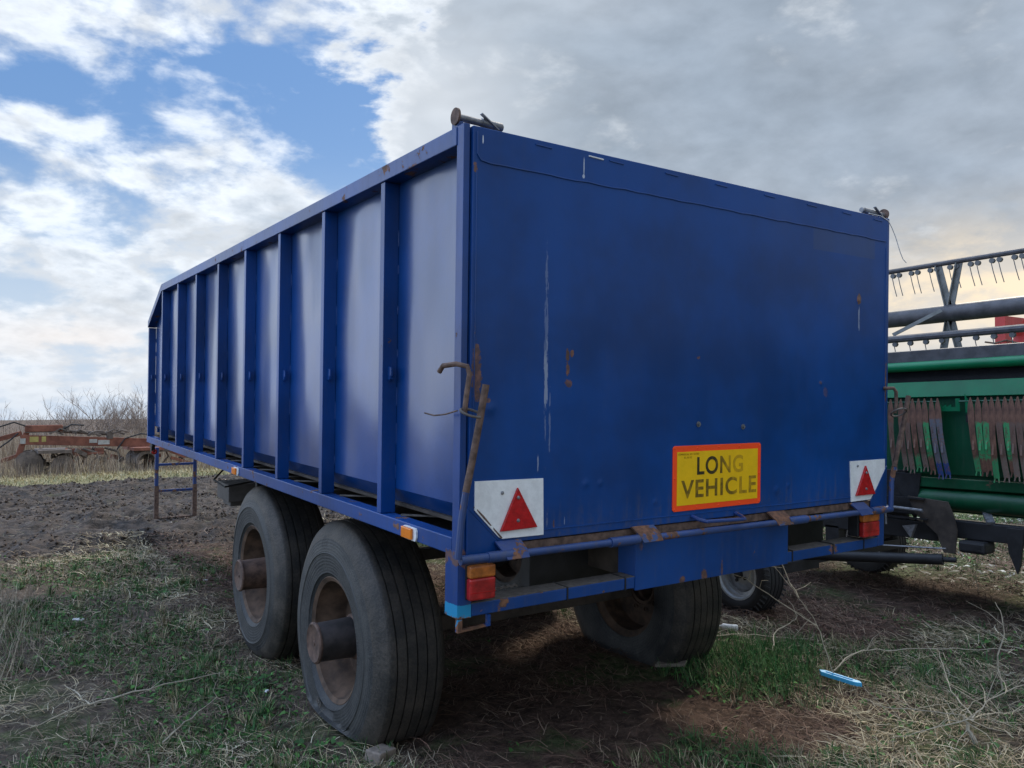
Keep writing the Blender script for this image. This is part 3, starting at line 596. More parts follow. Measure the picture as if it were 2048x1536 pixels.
def hub_mesh(side, yc, zc, x_face, w_out, r=.094):
    X = (lambda x: x) if side < 0 else (lambda x: W - x)
    mb = MB(); n = 40
    pr = [(x_face - .002, .0), (x_face - .002, .010), (x_face + .002, .012), (x_face, .03), (x_face, r - .012), (x_face - .004, r - .006), (x_face + .002, r + .003), (x_face + .010, r + .003), (x_face + .014, r - .004)]
    mb.lathe([(X(t), q) for t, q in pr], (0, yc, zc), n, 'x', mats=[0] * 8)
    mb.cur = 1; mb.lathe([(X(x_face + .014), r - .004), (X(x_face + .12), r - .001), (X(w_out + .10), r + .002)], (0, yc, zc), n, 'x', mats=[1, 1])
    mb.lathe([(X(w_out + .10), r + .002), (X(w_out + .11), r + .014), (X(w_out + .17), r + .018)], (0, yc, zc), n, 'x', mats=[0, 0])
    return mb
WL = [(-1, 0, .57, .36, .375, 'flat rear tyre, sagging on the ground'), (-1, 1, .545, .47, .49, None), (1, 0, .55, .44, .43, None), (1, 1, .545, .47, .49, None)]
for side, ai, R0, sq, _, lab in WL:
    yc, zc = AX[ai][0], AX[ai][1]; ww = .09 if side < 0 else .225
    wh = part(rim_mesh(side, yc, zc, .292, ww, ww + .33), 'wheel', 'rustrim', smooth=True)
    if lab: wh['label'] = lab
    part(tyre_mesh(side, yc, zc, R0, ww + .355, ww - .005, sq, .292, seed=ai + side), 'tyre', ['side%d' % ai, 'shoulder', 'tread'], smooth=True, parent=wh)
    part(hub_mesh(side, yc, zc, (.005 if ai == 0 else .012) + ww - .09, ww), 'hub', ['hub', 'hubdark' if (side < 0 and ai == 0) else 'hub'], smooth=True, parent=wh)
    if side < 0 and ai == 0: TY = wh

# ------------------------------------------------------------------ combine header behind, parked parallel
hd = empty('combine_header', (4.5, 0, 0)); tag(hd, 'green combine header with black tined reel parked beyond the trailer', 'harvester header')
def hp_(mb, name, ms, bev=0, smooth=False, parent=None): return mb.build(name, ms, parent or hd, bev, smooth)
Y0, Y1 = -4.2, 2.6
hp_(MB().box(0, .02, Y0, Y1, .98, 1.545).box(-.03, .02, Y0, Y1, .885, .955).box(.02, .03, Y0, Y1, .80, .98), 'back_panel', 'greend', .004)
hp_(MB().prism([(-.04, 1.545), (.02, 1.545), (.02, 1.66), (-.01, 1.66)], 'y', Y0, Y1), 'upper_flange', 'green', .004)
hp_(MB().box(.06, .10, Y0, Y1, 1.5, 1.82), 'recess_shade_sheet', 'newrub')  # black sheet stands in for the shade in the recess below the top tube
hp_(MB().tube([(-.02, Y0, 1.775), (-.02, Y1, 1.775)], .036, 16), 'top_tube', 'green', smooth=True)
hp_(MB().prism([(.0, 1.80), (.0, 1.895), (.015, 1.90), (.26, 1.80), (.3, 1.5), (.28, 1.5), (.24, 1.79), (.02, 1.88), (.02, 1.80)], 'y', Y0, Y1), 'hood', 'reel', .003)
hp_(MB().tube([(.03, Y0, .80), (.03, .92, .80), (.12, 1.15, .82)], .078, 20), 'lower_tube', 'greend', smooth=True)
hp_(MB().prism([(0, .98), (0, 1.66), (.6, 1.6), (1.15, .75), (1.1, .62), (.2, .62)], 'y', Y1, Y1 + .03), 'side_sheet', 'green', .004)
hp_(MB().prism([(0, .98), (0, 1.66), (.6, 1.6), (1.15, .75), (1.1, .62), (.2, .62)], 'y', Y0 - .03, Y0), 'side_sheet', 'green', .004)
hp_(MB().prism([(.1, .74), (1.3, .62), (1.3, .60), (.1, .70)], 'y', Y0, Y1), 'table', 'greend')
hp_(MB().prism([(.95, .62), (1.10, .90), (1.10, .98), (.90, .98)], 'x', -.045, -.028).box(-.04, .0, 1.02, 2.4, .62, 1.0), 'end_plate', 'dark', .003)
hp_(MB().prism([(.885, 1.5), (.885, 1.44), (.60, 1.44), (.60, 1.53), (.63, 1.53), (.63, 1.47)] + [(.66 + .035 * i + (.0 if j in (0, 3) else .0), 1.47 + (.018 if j in (1, 2) else 0)) for i in range(6) for j in range(2)], 'x', -.05, -.044), 'lifter_rack', 'green')
hp_(MB().prism([(.56, 1.56), (.555, 1.43), (.46, 1.43), (.46, 1.48), (.53, 1.49)], 'x', -.06, -.05), 'lifter_rack', 'green')
hp_(MB().tube([(-.055, -1.2, 1.508), (-.055, .60, 1.508)], .008, 6).tube([(-.055, .74, 1.508), (-.055, 1.18, 1.508)], .008, 6), 'hanging_rod', 'greend')
hp_(MB().box(-.05, -.045, .47, .56, 1.36, 1.415), 'notice', 'dark')
rc = Vector((.8, 0, 2.245))
hp_(MB().tube([(rc.x, Y0 + .2, rc.z), (rc.x, Y1 - .1, rc.z)], .072, 20), 'reel_tube', 'reel', smooth=True)
for ang in (90, 210, 270):
    bxx, bz = rc.x + .42 * math.cos(R(ang)), rc.z + .42 * math.sin(R(ang))
    bt = hp_(MB().tube([(bxx, Y0 + .2, bz), (bxx, Y1 - .1, bz)], .022 if ang == 90 else .030, 10), 'reel_bat', 'reel', smooth=True)
    sp = .128; y_ = Y0 + .3; i = 0
    while y_ < Y1 - .1:
        for dy in ((0,) if ang != 90 else (0, .055)):
            q = Vector((bxx, y_ + dy, bz))
            if 'T0' not in globals():
                T0 = MB().tube([(-.012, 0, -.042), (.014, 0, -.042)], .021, 8).tube([(0, .01, -.05), (-.003, -.006, -.13), (-.002, -.028, -.225)], .0036, 4).build('reel_tine', 'tine', bt); T0.location = q
            else:
                t_ = T0.copy(); COL.objects.link(t_); t_.parent = bt; t_.location = q
        y_ += sp * (1.0 if ang != 90 else 1.28); i += 1
for yv in (1.08, -.9, -2.9):
    for ang in (90, 270):
        c_, s_ = math.cos(R(ang)), math.sin(R(ang)); vb = MB()
        for dy in (-.085, .085):
            a = (rc.x + .06 * c_, yv + dy * .12, rc.z + .06 * s_); b = (rc.x + .405 * c_, yv + dy, rc.z + .405 * s_)
            vb.bar(a, b, .052, .008, up=(-s_, 0, c_)); vb.bar((a[0], a[1] + .024, a[2]), (b[0], b[1] + .018, b[2]), .008, .05, up=(-s_, 0, c_))
        hp_(vb, 'reel_spider', 'reelp')
    hp_(MB().bar((rc.x - .1, yv + .02, rc.z + .02), (rc.x - .34, yv + .30, rc.z - .17), .03, .008, up=(1, 0, 0)), 'reel_strap', 'reelp')
# trolley
tl = empty('header_trolley', (4.4, 1.7, 0)); tag(tl, 'black transport trolley with small wheels carrying the green header', 'trolley')
def tp(mb, name, ms, bev=0, smooth=False, parent=None):
    mb.v = [(a - 4.4, b - 1.7, c_) for a, b, c_ in mb.v] if parent is None else mb.v
    return mb.build(name, ms, parent or tl, bev, smooth)
tp(MB().box(4.42, 4.54, -4.4, .78, .545, .665), 'main_beam', 'dark', .006)
tp(MB().box(4.44, 4.52, .78, 3.0, .50, .63).box(4.40, 4.44, .85, 1.35, .68, .80), 'rear_beam', 'dark', .006)
tp(MB().prism([(.62, .70), (.66, .80), (.95, .82), (.90, .70), (.74, .56), (.70, .44), (.62, .44), (.60, .6)], 'x', 4.36, 4.375), 'support_plate', 'under', .002)
tp(MB().prism([(.88, .62), (.98, .60), (.92, .52)], 'x', 4.33, 4.36), 'lug', 'steel')
tp(MB().tube([(4.32, 1.35, .74), (4.32, .82, .725)], .013, 10).tube([(4.32, 1.1, .82), (4.32, 1.1, .60)], .008, 6), 'adjuster_rod', 'steel', smooth=True)
tp(MB().box(4.34, 4.36, .82, 1.14, .80, .812).box(4.34, 4.36, 1.12, 1.14, .66, .80).box(4.34, 4.36, .80, 1.14, .655, .667), 'guard_frame', 'dark')
tp(MB().box(4.36, 4.52, .42, .60, .455, .54), 'gearbox', 'dark', .02)
tp(MB().prism([(.17, .66), (.28, .66), (.27, .50), (.24, .42), (.22, .36), (.20, .42), (.19, .5)], 'x', 4.36, 4.385), 'hook', 'dark', .003)
tp(MB().bar((4.42, .40, .67), (4.60, .55, .80), .05, .02), 'stay', 'steel')
tp(MB().tube([(3.75, 2.55, .26), (4.28, .66, .405)], .038, 12).tube([(4.28, .66, .405), (4.30, .58, .41)], .018, 10), 'drawbar_tube', 'dark', smooth=True)
tp(MB().tube([(4.29, 1.7, .40), (4.32, .66, .475)], .007, 6), 'brake_rod', 'steel')
tp(MB().box(4.10, 5.35, 1.60, 1.68, .25, .33), 'axle', 'dark', .004)
tp(MB().box(4.44, 4.52, 1.58, 1.70, .33, .52), 'axle_post', 'dark')
def small_wheel(x0, wd, yc, R0, rr, side, par, ox):
    P = [(x0 + .02, rr - .008), (x0 + .005, rr + .02), (x0 - .004, rr + .05), (x0 + .008, R0 - .02), (x0 + .03, R0 - .004)]
    for k in range(4): c_ = x0 + .03 + (wd - .06) * (k + .5) / 4; P += [(c_ - .005, R0), (c_ - .004, R0 - .007), (c_ + .004, R0 - .007), (c_ + .005, R0)]
    P += [(x0 + wd - .03, R0 - .004), (x0 + wd - .008, R0 - .02), (x0 + wd + .004, rr + .05), (x0 + wd - .005, rr + .02), (x0 + wd - .02, rr - .008)]
    rim = MB().lathe([(x0 + .018, rr), (x0 + .010, rr + .006), (x0 + .012, rr - .006), (x0 + .03, rr - .014), (x0 + .034, rr - .030), (x0 + .06, rr - .032), (x0 + .064, rr - .045), (x0 + .09, rr - .05), (x0 + .07, .085), (x0 + .055, .06), (x0 + .05, .0)], (-ox[0], yc - ox[1], R0 - .015), 48, 'x')
    wh = rim.build('wheel', 'silver', par, smooth=True)
    ty = MB().lathe(P, (-ox[0], yc - ox[1], R0 - .015), 64, 'x')
    for k in range(44):
        a = 2 * math.pi * k / 44
        for sx in (x0 + .004, x0 + wd - .030):
            ty.bar((sx - ox[0], yc - ox[1] + (R0 - .028) * math.cos(a), R0 - .015 + (R0 - .028) * math.sin(a)), (sx - ox[0] + .026, yc - ox[1] + (R0 + .002) * math.cos(a + .05), R0 - .015 + (R0 + .002) * math.sin(a + .05)), .016, .012)
    ty.v = [(a, b, max(c_, .0)) for a, b, c_ in ty.v]
    ty.build('tyre', 'newrub', wh, smooth=True)
    hm = MB()
    for k in range(4): a = 2 * math.pi * k / 4 + .5; hm.lathe([(x0 + .045, 0), (x0 + .045, .013), (x0 + .07, .013)], (-ox[0], yc - ox[1] + .055 * math.cos(a), R0 - .015 + .055 * math.sin(a)), 6, 'x')
    hm.lathe([(x0 + .02, 0), (x0 + .02, .028), (x0 + .055, .032)], (-ox[0], yc - ox[1], R0 - .015), 16, 'x').build('wheel_nuts', 'dark', wh)
small_wheel(5.30, .22, 1.92, .30, .17, -1, tl, (4.4, 1.7))
# small trailer axle with silver wheel standing between trailer and trolley
ax = empty('steering_axle', (3.28, 1.62, 0)); tag(ax, 'small black steering axle on a silver rimmed lugged tyre, beside the right rear tyre', 'axle')
small_wheel(3.24, .22, 1.62, .285, .178, -1, ax, (3.28, 1.62))
mb = MB().box(.20, .9, -.04, .04, .22, .30).bar((.55, 0, .26), (.52, 1.0, .30), .07, .07); mb.build('axle_beam', 'dark', ax, .004)

# crop lifters, each lifts off its rod
def lifter(y, kind, lean, ln):
    n = 12; pts = []
    for i in range(n + 1):
        t = i / n; z_ = 1.535 - t * ln; yy = y - lean * t ** 1.3; xx = -.0 - .018 * math.sin(t * 3.1)
        wd = .0225 if t > .12 else .004 + .0185 * t / .12
        if t > .35: wd *= .88
        pts.append((xx, yy, z_, wd))
    vs = []; fs = []
    for x_, y_, z_, wd in pts: vs += [(x_ - .004, y_ - wd, z_), (x_ - .008, y_, z_), (x_ - .004, y_ + wd, z_), (x_ + .002, y_, z_)]
    for i in range(n):
        for k in range(4): fs.append((i * 4 + k, i * 4 + (k + 1) % 4, i * 4 + 4 + (k + 1) % 4, i * 4 + 4 + k))
    mb = MB(); mb.add(vs, fs + [(3, 2, 1, 0), (n * 4, n * 4 + 1, n * 4 + 2, n * 4 + 3)])
    x_, y_, z_, wd = pts[-1]
    for s_ in (-1, 1): mb.bar((x_, y_ + s_ * .010, z_ + .01), (x_ - .01, y_ + s_ * .016, z_ - .03), .008, .006)
    mb.bar((pts[7][0] - .004, pts[7][1], pts[7][2]), (pts[9][0] - .03, pts[9][1], pts[9][2] + .02), .012, .006)
    return mb
def lifmat(name, top, mid, low, a=1.37, b=1.12):
    mt, g = mat(name); z = g.xyz(g.N('ShaderNodeNewGeometry').outputs['Position'])[2]; n = g.noise(g.scalev(g.oc, (1, 1, .5)), 26, 5, .7)
    zz = g.m('ADD', z, g.m('MULTIPLY', g.m('SUBTRACT', n, .5), .12)); r = g.mix(g.ss(n, .35, .65), (.085, .038, .024), (.18, .085, .052))
    c = g.mix(g.ss(zz, a, a - .02), r if top is None else top, r if mid is None else mid); c = g.mix(g.ss(zz, b, b - .02), c, r if low is None else low)
    c = g.mix(g.ss(g.noise(g.oc, 55, 5, .75), .50, .60, 0., .7), c, r)
    g.put(g.b.inputs['Base Color'], c); g.b.inputs['Roughness'].default_value = .7; return mt
LM = {'rust': lifmat('lifter_rust', None, (.13, .08, .06), (.16, .115, .09)), 'green': lifmat('lifter_green', None, (.03, .26, .09), None), 'gband': lifmat('lifter_green_foot', None, None, (.03, .22, .08)), 'blue': lifmat('lifter_blue', None, (.11, .11, .13), (.01, .04, .17), 1.4, 1.08)}
ltxt = {'rust': 'bare rusty crop lifter', 'green': 'green painted crop lifter', 'gband': 'crop lifter with green foot', 'blue': 'crop lifter with blue foot'}
left = [('rust', 1.10), ('rust', 1.02), ('rust', .975), ('gband', .93), ('rust', .885), ('green', .84), ('blue', .79), ('blue', .745)]
right = [('gband', .515), ('green', .465), ('green', .415), ('gband', .375), ('rust', .335), ('green', .29), ('rust', .25), ('rust', .21), ('rust', .17), ('green', .125), ('rust', .08), ('rust', .03), ('gband', -.02)]
for grp, lst in (('left', left), ('right', right)):
    for i, (kd, yy) in enumerate(lst):
        o = lifter(0, kd, random.uniform(.01, .05) if grp == 'right' else .02 + .012 * i * .5, random.uniform(.50, .56)).build('crop_lifter', LM[kd], None, smooth=False, loc=(4.432, yy, 0))
        o_ = ['leftmost', 'second', 'third', 'fourth', 'fifth', 'sixth', 'seventh', 'eighth', 'ninth', 'tenth', 'eleventh', 'twelfth', 'thirteenth'][i]
        tag(o, f"{ltxt[kd]}, {o_}{'' if i == 0 else ' from the left'} in the {grp} bunch", 'crop lifter', f'crop lifter straps hanging in the {grp} bunch on the header')

# ------------------------------------------------------------------ red machine far right
rm = empty('red_implement', (11.6, 3.4, 0)); tag(rm, 'red folded farm implement frame with curved tines beyond the header', 'implement')
def rp(mb, name, ms, bev=.004): return mb.build(name, ms, rm, bev)
rp(MB().prism([(-.22, 0), (.06, 0), (.10, 2.55), (.10, 2.86), (-.10, 2.86)], 'y', .05, .20).box(.10, 1.6, .05, .20, 2.70, 2.86), 'frame', 'redm')
rp(MB().bar((.12, .1, 1.7), (.62, .1, 2.80), .16).bar((.75, .1, 1.7), (.45, .1, 2.75), .12).bar((.5, -.3, .4), (.4, -.1, 2.0), .1), 'brace', 'redm')
tb = MB()
for k in range(7):
    zz = .7 + k * .29
    tb.tube([(.1, -.05, zz), (-.1, .05, zz + .05), (-.3, .12, zz), (-.42, .2, zz + .02)], .014, 5)
rp(tb, 'tines', 'rust', 0)
rp(MB().bar((.05, -.05, 1.5), (.34, -.3, 2.75), .07), 'strut', 'rust')
for xx in (-.1, 1.5): rp(MB().lathe([(-.1, .1), (-.1, .3), (.1, .3), (.1, .1)], (xx, 0, .3), 24, 'y'), 'wheel', 'newrub', 0)

# ------------------------------------------------------------------ orange cultivator at the far edge
cu = empty('cultivator', (0, 22, 0)); tag(cu, 'rusty orange trailed cultivator with discs and curved tines behind the muddy field', 'cultivator')
def cp(mb, name, ms, bev=0): return mb.build(name, ms, cu, bev, smooth=True)
cp(MB().prism([(-.45, .80), (-.45, 1.05), (2.3, .90), (3.6, .84), (3.6, .64), (2.3, .66)], 'y', -.12, .12), 'main_beam', 'cult', .01)
cp(MB().prism([(-.55, .55), (-.38, 1.12), (-.25, 1.1), (-.42, .5), (-1.4, .12), (-1.6, .18)], 'y', -.08, .08).bar((-.42, 0, 1.1), (-1.6, 0, .75), .1, .12).bar((-1.6, 0, .7), (-2.6, 0, .45), .14), 'front_frame', 'cult', .01)
cp(MB().box(-.35, .65, -.16, .0, 1.1, 1.26).tube([(.4, -.05, 1.14), (1.7, -.05, 1.03)], .05, 8).box(1.55, 1.7, -.15, .1, .9, 1.1), 'ram', 'cultd')
cp(MB().box(-.36, .5, -.17, -.02, 1.12, 1.30), 'valve_cover', 'cult', .02)
for pts_, r_ in (([(-1.4, -.15, .7), (-1.1, -.15, 1.2), (-.6, -.15, 1.38), (-.2, -.15, 1.22)], .022), ([(.4, -.15, 1.12), (.7, -.15, 1.3), (1.0, -.15, 1.28)], .022), ([(1.8, -.15, .6), (2.0, -.15, .9), (2.4, -.15, 1.02), (3.0, -.15, .95)], .02), ([(-1.7, -.15, .35), (-1.2, -.15, .5), (-.7, -.15, .9), (-.5, -.15, 1.1)], .02)):
    cp(MB().tube(pts_, r_, 6), 'hose', 'newrub')
for x0_, x1_, z0_, z1_, mn in ((-.46, -.34, .82, .96, 'white'), (-.25, -.05, .86, 1.0, 'yellow'), (.02, .12, .86, 1.0, 'yellow'), (1.13, 1.32, .80, .90, 'white'), (1.34, 1.62, .75, .87, 'white')):
    cp(MB().box(x0_, x1_, -.130, -.123, z0_, z1_), 'sticker', {'white': 'stickw', 'yellow': 'sticky'}[mn])
for x_ in (.68, .95, 1.25): cp(MB().box(x_, x_ + .22, -.25, .1, .48, .66), 'bracket', 'cult', .01)
for i, (x_, yy) in enumerate([(.1, .5), (.45, -.5), (.75, .2), (1.05, -.35), (1.35, .4), (1.6, -.1), (2.9, .3), (3.2, -.3)]):
    cp(MB().tube([(x_ - .1, yy, .66), (x_ + .22, yy, .55), (x_ + .30, yy, .35), (x_ + .12, yy, .12), (x_ - .12, yy, .02)], [.035, .035, .03, .03, .05], 6), 'tine', 'cultd')
def disc(x_, yy, r_, zc=None):
    n = MB(); c = (x_, yy, zc or r_); pr = [(-.02, .0), (0, r_ * .6), (.03, r_), (.035, r_), (.01, r_ * .5), (-.01, 0)]
    n.lathe(pr, c, 26, 'y'); return n
for k in range(6):
    cp(disc(-.3 + .02 * k, -.9 + k * .32, .32), 'disc', 'cultd')
    cp(disc(.45 + .03 * k, -.9 + k * .32, .26), 'disc', 'cultd')
rl = MB()
for k in range(9): rl.lathe([(-.04, .2), (-.05, .27), (0, .30), (.05, .27), (.04, .2)], (2.45, -.9 + .22 * k, .29), 22, 'y')
cp(rl, 'packer_roller', 'cultd'); cp(MB().box(2.1, 2.85, -1, 1, .58, .66).bar((2.9, -.5, .62), (3.5, -.5, .35), .08).bar((3.1, -.6, .35), (3.7, -.6, .15), .12, .08), 'roller_frame', 'cult')
cp(MB().box(-.1, .65, -1, 1, .58, .66), 'disc_frame', 'cultd')
cp(MB().tube([(-.25, -.5, .30), (-.25, -.28, .30)], .3, 22), 'support_wheel', 'newrub')

rr_ = random.Random(8)
for k in range(44):
    a = (rr_.uniform(-.6, 3.6), rr_.uniform(-.8, .2), rr_.uniform(.25, .68)); cp(MB().bar(a, (a[0] + rr_.uniform(-.35, .35), a[1] + rr_.uniform(-.2, .2), a[2] + rr_.uniform(-.3, .12)), rr_.uniform(.03, .09), rr_.uniform(.03, .12)), 'linkage', 'cultd' if rr_.random() < .75 else 'cult')
for k in range(12):
    a = (rr_.uniform(-.4, 1.9), -.18, rr_.uniform(1.0, 1.12)); cp(MB().tube([a, (a[0] + .12, -.2, a[2] + rr_.uniform(.02, .1)), (a[0] + .3, -.18, a[2] + rr_.uniform(-.04, .02))], rr_.uniform(.012, .03), 5), 'hose', 'cultd')
# ------------------------------------------------------------------ shrubs behind
def shrub_mesh(h, seed, spread=.5, nst=6):
    rr = random.Random(seed); mb = MB()
    def br(p, d_, ln, r, lv):
        pts = [p]; q = Vector(p); dd = Vector(d_)
        for i in range(3):
            dd = (dd + Vector((rr.gauss(0, .14), rr.gauss(0, .14), rr.gauss(.05, .08)))).normalized(); q = q + dd * ln / 3; pts.append(q.copy())
        mb.tube(pts, [r, r * .85, r * .7, r * .5], 3, cap=False)
        if lv > 0:
            for _ in range(rr.randint(3, 4)):
                k = rr.choice([1, 2, 2, 3]); nd = (dd + Vector((rr.gauss(0, .5), rr.gauss(0, .5), rr.gauss(.15, .25)))).normalized()
                br(pts[k], nd, ln * rr.uniform(.5, .75), r * .55, lv - 1)
    for s_ in range(nst):
        a = rr.uniform(0, 6.28); t = rr.uniform(.1, spread); br(Vector((rr.uniform(-.15, .15), rr.uniform(-.15, .15), 0)), (t * math.cos(a), t * math.sin(a), 1), h * rr.uniform(.38, .55), .012 + .004 * h, 3)
    return mb
SH = [(-2.0, 36, 1.9, .7, 'far low bare bush at the left picture edge'), (-.1, 33, 2.1, .8, 'low dark bare bush standing at the left end of the shrub row'), (.45, 31, 1.7, .6, 'short bare shrub between the low dark bush and the forked tree'), (1.2, 30, 2.35, .5, 'bare thin tree with forked crown behind the orange beam'),
      (1.75, 33, 2.0, .6, 'shrub just right of the forked bare tree'), (2.3, 32, 2.8, .4, 'tallest bare shrub, behind the white stickers of the cultivator'), (2.75, 30, 2.3, .5, 'bare shrub just right of the tallest one'), (3.2, 33, 2.7, .35, 'narrow upright shrub, third from the trailer edge'),
      (3.75, 31.5, 2.6, .3, 'narrow upright shrub, second from the trailer edge'), (4.2, 33, 2.9, .35, 'upright bare shrub touching the trailer edge in view'), (4.8, 31, 2.5, .4, 'bare shrub hidden behind the front end of the trailer'), (5.8, 33, 2.6, .5, 'bare shrub hidden behind the middle of the trailer')]
for i, (x_, y_, h_, sp_, lb) in enumerate(SH):
    e = empty('bare_shrub', (x_, y_, 0)); tag(e, lb, 'shrub', 'leafless shrubs along the field edge')
    shrub_mesh(h_, 50 + i, sp_, 8).build('branches', 'bark', e)

# ------------------------------------------------------------------ ground cover
def tintmat(name, rough=.8, tr=.0):
    mt, g = mat(name); a = g.N('ShaderNodeAttribute', attribute_name='tint'); g.put(g.b.inputs['Base Color'], a.outputs['Color']); g.b.inputs['Roughness'].default_value = rough; g.b.inputs['Specular IOR Level'].default_value = .25
    if tr: 
        g.b.inputs['Transmission Weight'].default_value = 0
    return mt
TM = tintmat('plant_fibres')
def allh(x, y): return np.maximum(hgt(x, y), np.where((y > 6) & (y < 18.9) & (np.abs(x) < 9), mudh(x, y), -9))
def strips(x, y, z, ang, ln, wd, lift, droop, col, seg=3):
    """thin curved strips: rise by lift, run ln along ang, fall by droop"""
    n = len(x); t = np.linspace(0, 1, seg + 1); ca, sa = np.cos(ang), np.sin(ang); co = np.empty((n, seg + 1, 2, 3)); curl = rng.normal(0, .35, n)
    for i, tt in enumerate(t):
        a2 = curl * tt * tt; px = x + ln * tt * np.cos(ang + a2); py = y + ln * tt * np.sin(ang + a2)
        pz = z + lift * tt - droop * tt * tt; w_ = wd * (1 - .85 * tt ** 2) / 2
        for k, s_ in enumerate((-1, 1)):
            co[:, i, k, 0] = px - sa * w_ * s_; co[:, i, k, 1] = py + ca * w_ * s_; co[:, i, k, 2] = pz + (0 if k else w_ * .6)
    v = co.reshape(-1, 3); b = (np.arange(n) * (seg + 1) * 2)[:, None]
    f = np.concatenate([b + np.array([2 * i, 2 * i + 1, 2 * i + 3, 2 * i + 2]) for i in range(seg)], 1).reshape(-1, 4)
    return v, f, np.repeat(col, (seg + 1) * 2, axis=0)
def scatter(n, r0, r1, a=46):
    r = r0 + (r1 - r0) * rng.random(n) ** 1.0; az = np.radians(33.8 + rng.uniform(-a, a, n)); return CAM.x + r * np.sin(az), CAM.y + r * np.cos(az), r
def in_wheels(x, y):
    m_ = np.zeros(len(x), bool)
    for x0, x1, yc in ((.08, .47, 1.37), (.08, .47, 2.72), (1.92, 2.31, 1.37), (1.92, 2.31, 2.72)): m_ |= (x > x0) & (x < x1) & (np.abs(y - yc) < .27)
    return m_
GB = [(2.45, .95, .42, .8), (2.1, .62, .36, .8), (2.9, .55, .3, .3), (4.05, .85, .30, .5), (.6, 5.9, .6, .5), (.15, 5.0, .4, .45), (-.3, 2.45, .35, .45), (-.45, 3.4, .45, .35), (-.9, 4.4, .7, .3), (1.4, .05, .35, .25), (2.9, -.25, .35, .25), (-.4, 6.4, .9, .3), (.1, 3.9, .3, .4), (1.2, -.3, .3, .2), (3.2, .2, .3, .3), (3.4, 1.0, .25, .2), (-.1, .9, .35, .1)]
def greenness(x, y):
    q = (fbm(x, y, .9, 4, 71) - .5) * 1.5 + .03
    q = q - .45 * sst(x, -.2, .3) * sst(x, 2.2, 1.8) * sst(y, -.4, .3)          # little grows under the trailer
    q = q + .09 * sst(x, .1, -.7) * sst(y, .0, 1.) 
    for a, b, r_, k in GB: q = q + k * 1.5 * np.exp(-((x - a) ** 2 + (y - b) ** 2) / r_ ** 2)
    q = q - .7 * np.exp(-(((x - 4.8) / 1.3) ** 2 + ((y - 1.4) / .8) ** 2)); q = q + .35 * sst(x, 5.8, 6.6)
    return q
def tint(n, cols, j=.25):
    c_ = np.array(cols)[rng.integers(0, len(cols), n)]; return np.clip(c_ * (1 + rng.normal(0, j, (n, 1))), .004, 1)
def emit(name, v, f, c_, label, cat, material=None): return tag(np_mesh(name, v, f, material or TM, c_), label, cat, kind='stuff')
